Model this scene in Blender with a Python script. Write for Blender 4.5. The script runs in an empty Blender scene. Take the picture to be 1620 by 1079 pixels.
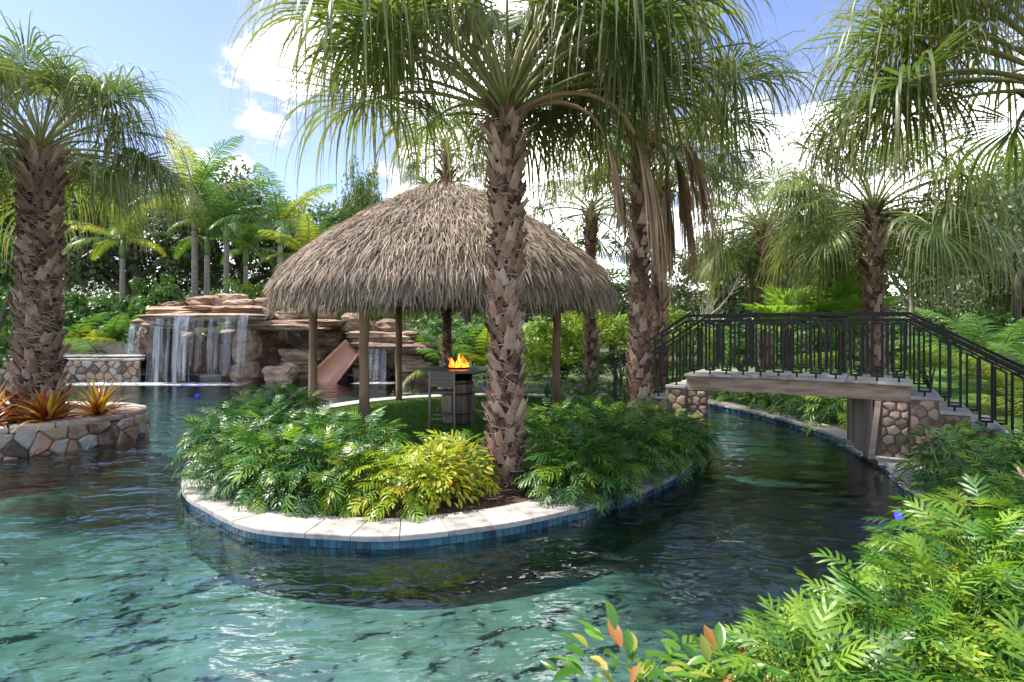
import bpy, bmesh, math, random
import numpy as np
from mathutils import Vector, Matrix
S = bpy.context.scene
COL = S.collection
R = math.radians
# ------------------------------------------------------------------ camera
cd = bpy.data.cameras.new('camera'); cam = bpy.data.objects.new('camera', cd); COL.objects.link(cam)
cam.location = (0, 0, 1.95); cam.rotation_euler = (R(90), 0, 0)
cd.sensor_width = 36; cd.lens = 20.0; cd.shift_y = -0.012
cd.clip_start = 0.05; cd.clip_end = 2000
S.camera = cam
# ------------------------------------------------------------------ sun + sky
SUN = Vector((-0.60, 0.14, 0.95)).normalized()
EXPOSURE = 1.45
sl = bpy.data.lights.new('sun', 'SUN'); sl.energy = 3.1; sl.angle = R(0.9); sl.color = (1.0, 0.93, 0.82)
so = bpy.data.objects.new('sun', sl); COL.objects.link(so)
so.rotation_euler = SUN.to_track_quat('Z', 'Y').to_euler()
W = bpy.data.worlds.new('World'); S.world = W; W.use_nodes = True
nt = W.node_tree; nt.nodes.clear()
def N(t, kind, **kw):
    n = t.nodes.new(kind)
    for k, v in kw.items():
        if k in n.inputs: n.inputs[k].default_value = v
        else: setattr(n, k, v)
    return n
def build_world():
    L = nt.links.new
    out = N(nt, 'ShaderNodeOutputWorld'); bg = N(nt, 'ShaderNodeBackground'); bg.inputs['Strength'].default_value = 0.15
    sky = N(nt, 'ShaderNodeTexSky', sky_type='NISHITA', sun_disc=False)
    sky.sun_elevation = math.asin(SUN.z); sky.sun_rotation = math.atan2(SUN.x, SUN.y); sky.dust_density = 0.3; sky.air_density = 1.0; sky.ozone_density = 1.5
    tc = N(nt, 'ShaderNodeTexCoord'); sep = N(nt, 'ShaderNodeSeparateXYZ'); L(tc.outputs['Generated'], sep.inputs[0])
    def m(op, a, b=None, c=None, clamp=False):
        n = N(nt, 'ShaderNodeMath', operation=op, use_clamp=clamp)
        for i, v in enumerate((a, b, c)):
            if v is None: continue
            if hasattr(v, 'is_output') or isinstance(v, bpy.types.NodeSocket): L(v, n.inputs[i])
            else: n.inputs[i].default_value = v
        return n.outputs[0]
    zc = m('MAXIMUM', sep.outputs['Z'], 0.0)
    den = m('ADD', zc, 0.22)
    px = m('DIVIDE', sep.outputs['X'], den); py = m('DIVIDE', sep.outputs['Y'], den)
    cmb = N(nt, 'ShaderNodeCombineXYZ'); L(px, cmb.inputs[0]); L(py, cmb.inputs[1])
    noi = N(nt, 'ShaderNodeTexNoise', Scale=1.35, Detail=9.0, Roughness=0.52, Distortion=0.25); L(cmb.outputs[0], noi.inputs['Vector'])
    fine = N(nt, 'ShaderNodeTexNoise', Scale=4.5, Detail=8.0, Roughness=0.6); L(cmb.outputs[0], fine.inputs['Vector'])
    def blob(d, sharp, amt):
        v = N(nt, 'ShaderNodeVectorMath', operation='DOT_PRODUCT'); L(tc.outputs['Generated'], v.inputs[0]); v.inputs[1].default_value = Vector(d).normalized()
        return m('MULTIPLY', m('POWER', m('MAXIMUM', v.outputs['Value'], 0.0), sharp), amt)
    cov = noi.outputs['Fac']
    # cloud banks
    for d, s, a in (((-430, 900, 440), 110, .24), ((-60, 900, 330), 26, .22), ((-270, 900, 230), 90, -.16), ((-1, .1, .5), 6, .08), ((330, 900, 150), 12, .14), ((-640, 900, 250), 60, .08), ((760, 900, 190), 60, .12), ((300, 900, 480), 30, -.10), ((-560, 900, 480), 130, -.20), ((-350, 900, 240), 120, -.16), ((-720, 900, 440), 60, -.16)):
        cov = m('ADD', cov, blob(d, s, a))
    hz = m('POWER', m('SUBTRACT', 1.0, zc, clamp=True), 7.0)
    cov = m('ADD', cov, m('MULTIPLY', hz, 0.10))
    cov = m('ADD', cov, m('MULTIPLY', m('SUBTRACT', fine.outputs['Fac'], 0.5), 0.22))
    mask = N(nt, 'ShaderNodeMapRange', interpolation_type='SMOOTHSTEP'); L(cov, mask.inputs['Value'])
    mask.inputs['From Min'].default_value = 0.47; mask.inputs['From Max'].default_value = 0.67
    shade = N(nt, 'ShaderNodeMix', data_type='RGBA'); cf = N(nt, 'ShaderNodeMapRange', interpolation_type='SMOOTHSTEP'); L(m('ADD', m('MULTIPLY', fine.outputs['Fac'], .6), m('MULTIPLY', mask.outputs[0], .42)), cf.inputs['Value']); cf.inputs['From Min'].default_value = .42; cf.inputs['From Max'].default_value = .80; L(cf.outputs[0], shade.inputs['Factor'])
    shade.inputs['A'].default_value = (1.9, 2.05, 2.35, 1); shade.inputs['B'].default_value = (15, 15.1, 15.4, 1)
    skyb = N(nt, 'ShaderNodeMix', data_type='RGBA', blend_type='MULTIPLY'); skyb.inputs['Factor'].default_value = 1
    L(sky.outputs[0], skyb.inputs['A']); skyb.inputs['B'].default_value = (.66, .60, .71, 1)
    mx = N(nt, 'ShaderNodeMix', data_type='RGBA'); L(mask.outputs[0], mx.inputs['Factor']); L(skyb.outputs['Result'], mx.inputs['A']); L(shade.outputs['Result'], mx.inputs['B'])
    L(mx.outputs['Result'], bg.inputs['Color']); L(bg.outputs[0], out.inputs[0])
build_world()
S.view_settings.view_transform = 'Standard'; S.view_settings.look = 'None'
S.view_settings.exposure = EXPOSURE; S.view_settings.gamma = 1.0; S.view_settings.use_curve_mapping = False
S.render.engine = 'CYCLES'
cy = S.cycles; cy.max_bounces = 7; cy.diffuse_bounces = 3; cy.glossy_bounces = 3; cy.transmission_bounces = 4; cy.transparent_max_bounces = 10
cy.caustics_reflective = False; cy.caustics_refractive = False; cy.sample_clamp_indirect = 6; cy.use_adaptive_sampling = True; cy.adaptive_threshold = 0.015
try: cy.use_denoising = True; cy.denoiser = 'OPENIMAGEDENOISE'
except Exception: pass
# ------------------------------------------------------------------ materials
def mnode(t, op, a, b=None, clamp=False):
    n = t.nodes.new('ShaderNodeMath'); n.operation = op; n.use_clamp = clamp
    for i, v in enumerate((a, b)):
        if v is None: continue
        if isinstance(v, bpy.types.NodeSocket): t.links.new(v, n.inputs[i])
        else: n.inputs[i].default_value = v
    return n.outputs[0]
def ramp(t, fac, stops):
    n = t.nodes.new('ShaderNodeValToRGB'); e = n.color_ramp.elements
    while len(e) < len(stops): e.new(0.5)
    for i, (p, c) in enumerate(stops): e[i].position = p; e[i].color = (*c, 1)
    t.links.new(fac, n.inputs[0]); return n.outputs[0]
def mixc(t, fac, a, b, blend='MIX'):
    n = t.nodes.new('ShaderNodeMix'); n.data_type = 'RGBA'; n.blend_type = blend
    for k, v in (('Factor', fac), ('A', a), ('B', b)):
        if isinstance(v, bpy.types.NodeSocket): t.links.new(v, n.inputs[k])
        elif k == 'Factor': n.inputs[k].default_value = v
        else: n.inputs[k].default_value = (*v, 1)
    return n.outputs['Result']
def noise(t, vec, scale, detail=5, rough=.6, dist=0.0):
    n = t.nodes.new('ShaderNodeTexNoise'); n.inputs['Scale'].default_value = scale; n.inputs['Detail'].default_value = detail
    n.inputs['Roughness'].default_value = rough; n.inputs['Distortion'].default_value = dist
    if vec is not None: t.links.new(vec, n.inputs['Vector'])
    return n.outputs['Fac']
def mapping(t, vec, scale):
    n = t.nodes.new('ShaderNodeMapping'); n.inputs['Scale'].default_value = scale; t.links.new(vec, n.inputs['Vector']); return n.outputs[0]
def mat_base(name):
    m = bpy.data.materials.new(name); m.use_nodes = True; t = m.node_tree
    b = t.nodes['Principled BSDF']; o = t.nodes['Material Output']
    tc = t.nodes.new('ShaderNodeTexCoord'); oi = t.nodes.new('ShaderNodeObjectInfo')
    return m, t, b, o, tc.outputs['Object'], oi.outputs['Random']
def solid(name, stops, scale=6, rough=.8, bump=.3, bscale=None, dist=0.01, metal=0, spec=.4, stretch=(1, 1, 1), world=False, rnd=.35, detail=6):
    """noise-coloured solid; the per-object random shifts the position on the ramp"""
    m, t, b, o, obj, rd = mat_base(name)
    vec = obj
    if world:
        g = t.nodes.new('ShaderNodeNewGeometry'); vec = g.outputs['Position']
    off = t.nodes.new('ShaderNodeVectorMath'); off.operation = 'ADD'; t.links.new(mapping(t, vec, stretch), off.inputs[0])
    sc = t.nodes.new('ShaderNodeVectorMath'); sc.operation = 'SCALE'; sc.inputs[0].default_value = (13, 7, 5); t.links.new(rd, sc.inputs['Scale'])
    if not world: t.links.new(sc.outputs[0], off.inputs[1])
    v = off.outputs[0]
    f = noise(t, v, scale, detail, .65)
    f = mnode(t, 'ADD', f, mnode(t, 'MULTIPLY', mnode(t, 'SUBTRACT', rd, .5), rnd))
    c = ramp(t, f, stops); t.links.new(c, b.inputs['Base Color'])
    b.inputs['Roughness'].default_value = rough; b.inputs['Metallic'].default_value = metal; b.inputs['Specular IOR Level'].default_value = spec
    if bump:
        bn = t.nodes.new('ShaderNodeBump'); bn.inputs['Strength'].default_value = bump; bn.inputs['Distance'].default_value = dist
        t.links.new(noise(t, v, bscale or scale * 4, 8, .7), bn.inputs['Height']); t.links.new(bn.outputs[0], b.inputs['Normal'])
    return m
def leafmat(name, a, b_, c=None, rough=.42, trans=.35, tip=None, nscale=3.0, spec=.45, isl=.5):
    """leaf colour a..b (c for the odd one) varied by leaf; thin leaf lets light through"""
    m, t, b, o, obj, rd = mat_base(name)
    g = t.nodes.new('ShaderNodeNewGeometry')
    f = mnode(t, 'ADD', mnode(t, 'MULTIPLY', g.outputs['Random Per Island'], isl), mnode(t, 'MULTIPLY', rd, 1 - isl))
    n = noise(t, g.outputs['Position'], nscale, 2)
    f = mnode(t, 'ADD', f, mnode(t, 'MULTIPLY', mnode(t, 'SUBTRACT', n, .5), .9), True)
    st = [(0.0, a), (.75, b_)] + ([(.93, b_), (1.0, c)] if c else [])
    col = ramp(t, f, st)
    if tip:
        at = t.nodes.new('ShaderNodeAttribute'); at.attribute_name = 'along'
        col = mixc(t, mnode(t, 'MULTIPLY', mnode(t, 'POWER', at.outputs['Fac'], 2.6), .85), col, tip)
    t.links.new(col, b.inputs['Base Color']); b.inputs['Roughness'].default_value = rough; b.inputs['Specular IOR Level'].default_value = spec
    tr = t.nodes.new('ShaderNodeBsdfTranslucent')
    tcol = mixc(t, 1.0, col, (1.25, 1.3, .55), 'MULTIPLY'); t.links.new(tcol, tr.inputs['Color'])
    mx = t.nodes.new('ShaderNodeMixShader'); mx.inputs[0].default_value = trans
    t.links.new(b.outputs[0], mx.inputs[1]); t.links.new(tr.outputs[0], mx.inputs[2]); t.links.new(mx.outputs[0], o.inputs['Surface'])
    return m
M = {}
M['fan'] = leafmat('palm_blade', (.065, .12, .036), (.17, .235, .07), (.30, .29, .12), trans=.42, tip=(.34, .27, .15), isl=.35)
M['fan_young'] = leafmat('young_palm_blade', (.20, .38, .06), (.36, .52, .12), trans=.5)
M['fan_dead'] = leafmat('dead_palm_blade', (.22, .14, .09), (.42, .30, .205), trans=.12, rough=.8, spec=.2)
M['petiole'] = solid('petiole', [(.3, (.14, .17, .045)), (.7, (.27, .25, .08))], 3, .5, .1)
M['petiole_dead'] = solid('dry_petiole', [(.3, (.22, .12, .06)), (.7, (.36, .22, .12))], 3, .7, .3)
M['boot'] = solid('leaf_base', [(.22, (.055, .03, .022)), (.42, (.19, .10, .068)), (.6, (.34, .205, .145)), (.82, (.50, .385, .30))], 7, .85, .7, 40, .008, stretch=(1, 1, .3), rnd=.5)
M['boot_grey'] = solid('weathered_leaf_base', [(.22, (.045, .027, .02)), (.45, (.16, .092, .066)), (.65, (.29, .19, .14)), (.87, (.42, .33, .265))], 7, .9, .7, 40, .008, stretch=(1, 1, .3), rnd=.5)
M['core'] = solid('trunk_fibre', [(.3, (.035, .022, .016)), (.7, (.11, .07, .05))], 9, .95, .8, 50, .02, stretch=(1, 1, .4))
M['fibre'] = solid('dry_fibre', [(.3, (.16, .10, .065)), (.7, (.38, .28, .20))], 6, .9, 0)
M['trunk_ring'] = solid('ringed_trunk', [(.3, (.20, .17, .13)), (.7, (.36, .32, .26))], 3, .8, .4, 12, .01, stretch=(.4, .4, 4))
M['shaft'] = solid('crownshaft', [(.3, (.09, .17, .05)), (.7, (.17, .26, .08))], 3, .45, .1)
M['pinna'] = leafmat('feather_leaflet', (.035, .105, .028), (.13, .25, .05), (.36, .30, .05), trans=.4, nscale=.5)
M['pinna_yellow'] = leafmat('yellow_leaflet', (.12, .22, .035), (.40, .38, .05), (.45, .25, .06), trans=.45, nscale=.6)
M['oak'] = leafmat('oak_leaf', (.032, .062, .026), (.105, .15, .05), (.20, .19, .08), trans=.25, nscale=.5, rough=.5)
M['tree'] = leafmat('tree_leaf', (.04, .085, .025), (.13, .20, .05), (.24, .24, .07), trans=.3, nscale=.5, rough=.5)
M['greytree'] = leafmat('grey_leaf', (.12, .12, .08), (.27, .25, .17), trans=.25, nscale=.8, rough=.7)
M['hedge'] = leafmat('hedge_leaf', (.07, .16, .02), (.27, .38, .04), (.40, .42, .06), trans=.4, nscale=1.2)
M['shrub'] = leafmat('shrub_leaf', (.025, .08, .018), (.11, .23, .04), trans=.35, nscale=1.2)
M['bark'] = solid('bark', [(.3, (.07, .055, .045)), (.7, (.20, .165, .13))], 3, .9, .8, 14, .03, stretch=(1, 1, .3))
M['bark_pale'] = solid('pale_bark', [(.3, (.26, .23, .19)), (.7, (.42, .38, .32))], 3, .9, .5, 14, .02)
M['phil'] = leafmat('philodendron_leaf', (.018, .075, .013), (.070, .20, .030), (.16, .30, .05), rough=.42, trans=.28, nscale=2, spec=.6, isl=.0)
M['phil_lime'] = leafmat('lime_leaf', (.07, .19, .015), (.22, .36, .03), (.36, .40, .04), rough=.42, trans=.35, nscale=2, spec=.55, isl=.0)
M['phil_yellow'] = leafmat('yellow_leaf', (.20, .32, .02), (.40, .45, .03), (.52, .42, .04), rough=.35, trans=.35, nscale=2, spec=.5, isl=.0)
M['oval_yellow'] = leafmat('golden_oval_leaf', (.20, .28, .02), (.50, .47, .06), (.55, .30, .05), rough=.35, trans=.3, nscale=4, isl=.0)
M['oval'] = leafmat('oval_leaf', (.035, .12, .015), (.11, .26, .03), (.36, .15, .04), rough=.28, trans=.3, nscale=3, spec=.55, isl=.0)
M['oval_red'] = leafmat('red_tipped_leaf', (.24, .30, .04), (.42, .38, .10), (.50, .10, .04), rough=.3, trans=.35, nscale=6, isl=.0)
M['brom'] = leafmat('bromeliad_leaf', (.16, .022, .015), (.33, .085, .02), (.52, .33, .04), rough=.35, trans=.35, nscale=5, isl=.0)
M['brom_y'] = leafmat('gold_bromeliad_leaf', (.35, .15, .02), (.58, .40, .06), (.42, .06, .02), rough=.35, trans=.35, nscale=5, isl=.0)
M['thatch'] = leafmat('thatch_strand', (.18, .135, .105), (.42, .34, .275), (.54, .46, .38), rough=.9, trans=.05, nscale=1.1, spec=.15, isl=.8)
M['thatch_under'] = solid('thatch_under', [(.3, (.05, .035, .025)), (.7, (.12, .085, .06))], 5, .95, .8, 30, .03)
M['log'] = solid('peeled_log', [(.3, (.15, .09, .05)), (.5, (.27, .18, .11)), (.75, (.36, .27, .18))], 5, .8, .6, 18, .012, stretch=(1, 1, .15))
ROCK = [(.22, (.085, .055, .04)), (.40, (.25, .16, .105)), (.52, (.38, .265, .18)), (.64, (.48, .35, .24)), (.8, (.36, .19, .11))]
M['rock'] = solid('grotto_rock', ROCK, 2.2, .85, .8, 9, .05, stretch=(1, 1, 2.6), rnd=.35)
M['rock_wet'] = solid('wet_rock', [(.25, (.05, .035, .03)), (.45, (.15, .095, .065)), (.62, (.27, .155, .09)), (.8, (.20, .15, .11))], 2.0, .35, .8, 8, .04, stretch=(1, 1, 1.5), rnd=.35)
M['stone'] = solid('wall_stone', [(.18, (.10, .07, .055)), (.36, (.27, .18, .13)), (.5, (.42, .26, .17)), (.64, (.40, .30, .22)), (.85, (.37, .36, .34))], 5, .85, .7, 24, .012, rnd=.7)
M['stone_warm'] = solid('ledge_stone', [(.25, (.17, .115, .08)), (.45, (.32, .235, .17)), (.6, (.42, .29, .19)), (.8, (.34, .27, .22))], 5, .85, .7, 24, .012, rnd=.6)
M['mortar'] = solid('mortar', [(.3, (.12, .095, .078)), (.7, (.22, .18, .15))], 20, .95, .4)
M['capstone'] = solid('cap_stone', [(.25, (.26, .20, .165)), (.5, (.42, .34, .28)), (.75, (.52, .44, .38))], 5, .85, .6, 22, .01, rnd=.4)
M['beam'] = solid('beam_stone', [(.28, (.22, .15, .10)), (.5, (.42, .31, .22)), (.75, (.54, .43, .32))], 5, .85, .9, 14, .02, stretch=(.5, .5, 3), rnd=.2)
M['board'] = solid('weathered_board', [(.3, (.13, .105, .09)), (.7, (.27, .22, .18))], 9, .85, .6, 40, .008, stretch=(1, 1, .12), rnd=.5)
M['paver'] = solid('travertine', [(.25, (.19, .18, .17)), (.42, (.35, .33, .30)), (.58, (.47, .44, .40)), (.8, (.30, .29, .28))], 7, .7, .3, 30, .004, rnd=.25)
M['tile'] = solid('glass_tile', [(.15, (.014, .045, .085)), (.4, (.022, .085, .16)), (.6, (.03, .12, .20)), (.85, (.06, .18, .24))], 1.0, .12, .05, 60, .002, spec=.7, rnd=.9, world=False)
M['plaster'] = solid('pool_plaster', [(.3, (.12, .15, .14)), (.5, (.235, .275, .25)), (.72, (.38, .41, .37))], 1.6, .8, .3, 12, .02, world=True, rnd=0, detail=8)
M['plaster_dark'] = solid('dark_plaster', [(.3, (.07, .12, .105)), (.55, (.14, .20, .175)), (.75, (.24, .29, .25))], 3, .9, .4, 14, .02, world=True, rnd=0, detail=8)  # mottled plaster in a darker tone than the floor, for the island wall
M['iron'] = solid('black_iron', [(.3, (.006, .006, .007)), (.7, (.013, .013, .014))], 10, .45, .05, spec=.3)
M['mulch'] = solid('mulch', [(.3, (.045, .025, .017)), (.5, (.12, .07, .048)), (.7, (.23, .145, .105))], 30, .95, 1, 60, .03, world=True, rnd=0)
M['soil'] = solid('planted_ground', [(.3, (.03, .045, .018)), (.5, (.075, .10, .03)), (.7, (.12, .10, .06))], 5, .95, 1, 40, .03, world=True, rnd=0)
M['lawn'] = solid('turf', [(.3, (.035, .10, .012)), (.5, (.07, .17, .018)), (.7, (.12, .22, .03))], 14, .9, 1, 160, .02, world=True, rnd=0)
M['grass'] = leafmat('grass_blade', (.04, .13, .012), (.12, .24, .03), trans=.3, nscale=2, isl=.8)
M['slide'] = solid('slide_plastic', [(.3, (.50, .25, .16)), (.7, (.60, .33, .22))], 2, .35, .05, spec=.5)
M['barrel'] = solid('barrel_wood', [(.3, (.13, .095, .065)), (.5, (.25, .19, .13)), (.75, (.36, .28, .20))], 7, .7, .5, 30, .006, stretch=(1, 1, .2), rnd=.5)
M['hoop'] = solid('barrel_hoop', [(.3, (.06, .05, .045)), (.7, (.14, .11, .09))], 12, .5, .2, metal=.6)
M['slate'] = solid('slate_top', [(.3, (.055, .07, .07)), (.7, (.12, .14, .135))], 5, .35, .2, 20, .004)
M['wicker'] = solid('wicker', [(.3, (.10, .075, .06)), (.7, (.22, .17, .135))], 30, .7, .6, 90, .004)
M['stoolmetal'] = solid('stool_frame', [(.3, (.16, .14, .12)), (.7, (.26, .23, .20))], 12, .45, .1, metal=.3)
M['silver'] = solid('silver_cap', [(.3, (.45, .46, .47)), (.7, (.62, .63, .64))], 12, .3, .05, metal=.8)
def mat_water():
    m, t, b, o, obj, rd = mat_base('pool_water'); t.nodes.remove(b); L = t.links.new
    g = t.nodes.new('ShaderNodeNewGeometry'); P = g.outputs['Position']
    rot = t.nodes.new('ShaderNodeMapping'); L(P, rot.inputs['Vector']); rot.inputs['Rotation'].default_value = (0, 0, R(-18)); rot.inputs['Scale'].default_value = (.62, 1.25, 1)
    big = noise(t, rot.outputs[0], 1.7, 2, .45, .6)
    mid = noise(t, rot.outputs[0], 5.2, 2, .5, .5)
    fin = noise(t, rot.outputs[0], 15, 2, .5, .3)
    calm = noise(t, P, .22, 1)
    h = mnode(t, 'ADD', mnode(t, 'MULTIPLY', big, .078), mnode(t, 'MULTIPLY', mid, .030))
    h = mnode(t, 'ADD', h, mnode(t, 'MULTIPLY', fin, .0045))
    mr = t.nodes.new('ShaderNodeMapRange'); L(calm, mr.inputs['Value'])
    for k, v in (('From Min', .35), ('From Max', .65), ('To Min', .5), ('To Max', 1.15)): mr.inputs[k].default_value = v
    h = mnode(t, 'MULTIPLY', h, mr.outputs[0])
    bn = t.nodes.new('ShaderNodeBump'); bn.inputs['Strength'].default_value = 1.0; bn.inputs['Distance'].default_value = 1.0; L(h, bn.inputs['Height'])
    fr = t.nodes.new('ShaderNodeFresnel'); fr.inputs['IOR'].default_value = 1.65; L(bn.outputs[0], fr.inputs['Normal'])
    gl = t.nodes.new('ShaderNodeBsdfGlossy'); gl.inputs['Roughness'].default_value = .02; gl.inputs['Color'].default_value = (1, 1, 1, 1); L(bn.outputs[0], gl.inputs['Normal'])
    tr = t.nodes.new('ShaderNodeBsdfTransparent'); tr.inputs['Color'].default_value = (.90, .97, .96, 1)
    mx = t.nodes.new('ShaderNodeMixShader'); L(fr.outputs[0], mx.inputs[0]); L(tr.outputs[0], mx.inputs[1]); L(gl.outputs[0], mx.inputs[2]); L(mx.outputs[0], o.inputs['Surface'])
    va = t.nodes.new('ShaderNodeVolumeAbsorption'); va.inputs['Color'].default_value = (.10, .56, .55, 1); va.inputs['Density'].default_value = .85; L(va.outputs[0], o.inputs['Volume'])
    return m
M['water'] = mat_water()
def mat_fall(name, alpha, col=(.85, .9, .95)):
    m, t, b, o, obj, rd = mat_base(name); L = t.links.new
    b.inputs['Base Color'].default_value = (*col, 1); b.inputs['Roughness'].default_value = .25; b.inputs['Specular IOR Level'].default_value = .8
    n = noise(t, mapping(t, obj, (26, 3, .55)), 1.0, 6, .75)
    mr = t.nodes.new('ShaderNodeMapRange'); L(n, mr.inputs['Value']); mr.inputs['From Min'].default_value = .38; mr.inputs['From Max'].default_value = .68; mr.inputs['To Max'].default_value = alpha
    tr = t.nodes.new('ShaderNodeBsdfTransparent'); mx = t.nodes.new('ShaderNodeMixShader'); L(mr.outputs[0], mx.inputs[0]); L(tr.outputs[0], mx.inputs[1]); L(b.outputs[0], mx.inputs[2]); L(mx.outputs[0], o.inputs['Surface'])
    return m
M['fall'] = mat_fall('falling_water', .22)
def mat_foam():
    m, t, b, o, obj, rd = mat_base('foam'); L = t.links.new
    b.inputs['Base Color'].default_value = (.85, .9, .93, 1); b.inputs['Roughness'].default_value = .6
    at = t.nodes.new('ShaderNodeAttribute'); at.attribute_name = 'along'
    n = noise(t, obj, 6, 6, .7); f = mnode(t, 'MULTIPLY', mnode(t, 'SUBTRACT', n, .36), 3.5, True); f = mnode(t, 'MULTIPLY', f, at.outputs['Fac'])
    tr = t.nodes.new('ShaderNodeBsdfTransparent'); mx = t.nodes.new('ShaderNodeMixShader'); L(f, mx.inputs[0]); L(tr.outputs[0], mx.inputs[1]); L(b.outputs[0], mx.inputs[2]); L(mx.outputs[0], o.inputs['Surface'])
    return m
M['foam'] = mat_foam()
def emit(name, col, s):
    m = bpy.data.materials.new(name); m.use_nodes = True; b = m.node_tree.nodes['Principled BSDF']
    b.inputs['Base Color'].default_value = (*col, 1); b.inputs['Emission Color'].default_value = (*col, 1); b.inputs['Emission Strength'].default_value = s; return m
M['flame'] = emit('flame', (1.0, .16, .01), 1.1); M['flame_core'] = emit('flame_core', (1.0, .42, .04), 1.6)
for k_ in ('flame', 'flame_core'):
    t_ = M[k_].node_tree; o_ = t_.nodes['Material Output']; b_ = t_.nodes['Principled BSDF']; lw = t_.nodes.new('ShaderNodeLayerWeight'); lw.inputs['Blend'].default_value = .35
    tr_ = t_.nodes.new('ShaderNodeBsdfTransparent'); mx_ = t_.nodes.new('ShaderNodeMixShader'); t_.links.new(mnode(t_, 'MULTIPLY', mnode(t_, 'SUBTRACT', 1.0, lw.outputs['Facing']), .8, True), mx_.inputs[0]); t_.links.new(tr_.outputs[0], mx_.inputs[1]); t_.links.new(b_.outputs[0], mx_.inputs[2]); t_.links.new(mx_.outputs[0], o_.inputs['Surface'])
M['bluelamp'] = emit('blue_lamp', (.06, .05, 1.0), 3)
# ------------------------------------------------------------------ object helpers
def tag(o, label=None, cat=None, group=None, kind=None):
    if label: o['label'] = label
    if cat: o['category'] = cat
    if group: o['group'] = group
    if kind: o['kind'] = kind
    return o
def empty(name, loc=(0, 0, 0), rz=0, **kw):
    o = bpy.data.objects.new(name, None); o.empty_display_size = .2; COL.objects.link(o); o.location = loc; o.rotation_euler = (0, 0, rz)
    return tag(o, **kw)
def mesh(name, v, f, smooth=False, along=None):
    me = bpy.data.meshes.new(name); me.from_pydata([tuple(p) for p in v], [], f)
    if smooth: me.polygons.foreach_set('use_smooth', [True] * len(me.polygons))
    if along is not None:
        a = me.attributes.new('along', 'FLOAT', 'POINT'); a.data.foreach_set('value', np.asarray(along, dtype=np.float32))
    me.update(); return me
def mesh_np(name, v, quads=None, tris=None, smooth=False, along=None):
    v = np.asarray(v, np.float32).reshape(-1, 3); me = bpy.data.meshes.new(name)
    nq = 0 if quads is None else len(quads); ntr = 0 if tris is None else len(tris)
    me.vertices.add(len(v)); me.vertices.foreach_set('co', v.ravel())
    idx = np.concatenate([np.asarray(a, np.int32).ravel() for a in (quads, tris) if a is not None and len(a)])
    me.loops.add(len(idx)); me.loops.foreach_set('vertex_index', idx)
    st = np.concatenate([np.arange(nq) * 4, nq * 4 + np.arange(ntr) * 3]).astype(np.int32)
    me.polygons.add(nq + ntr); me.polygons.foreach_set('loop_start', st)
    if smooth: me.polygons.foreach_set('use_smooth', np.ones(nq + ntr, bool))
    if along is not None:
        a = me.attributes.new('along', 'FLOAT', 'POINT'); a.data.foreach_set('value', np.asarray(along, np.float32))
    me.update(calc_edges=True); me.validate(); return me
def put(name, me, mat=None, parent=None, loc=None, mtx=None, **kw):
    o = bpy.data.objects.new(name, me); COL.objects.link(o)
    if mat is not None:
        if len(me.materials) == 0: me.materials.append(M[mat] if isinstance(mat, str) else mat)
    if parent is not None: o.parent = parent
    if mtx is not None: o.matrix_basis = mtx
    elif loc is not None: o.location = loc
    return tag(o, **kw)
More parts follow.
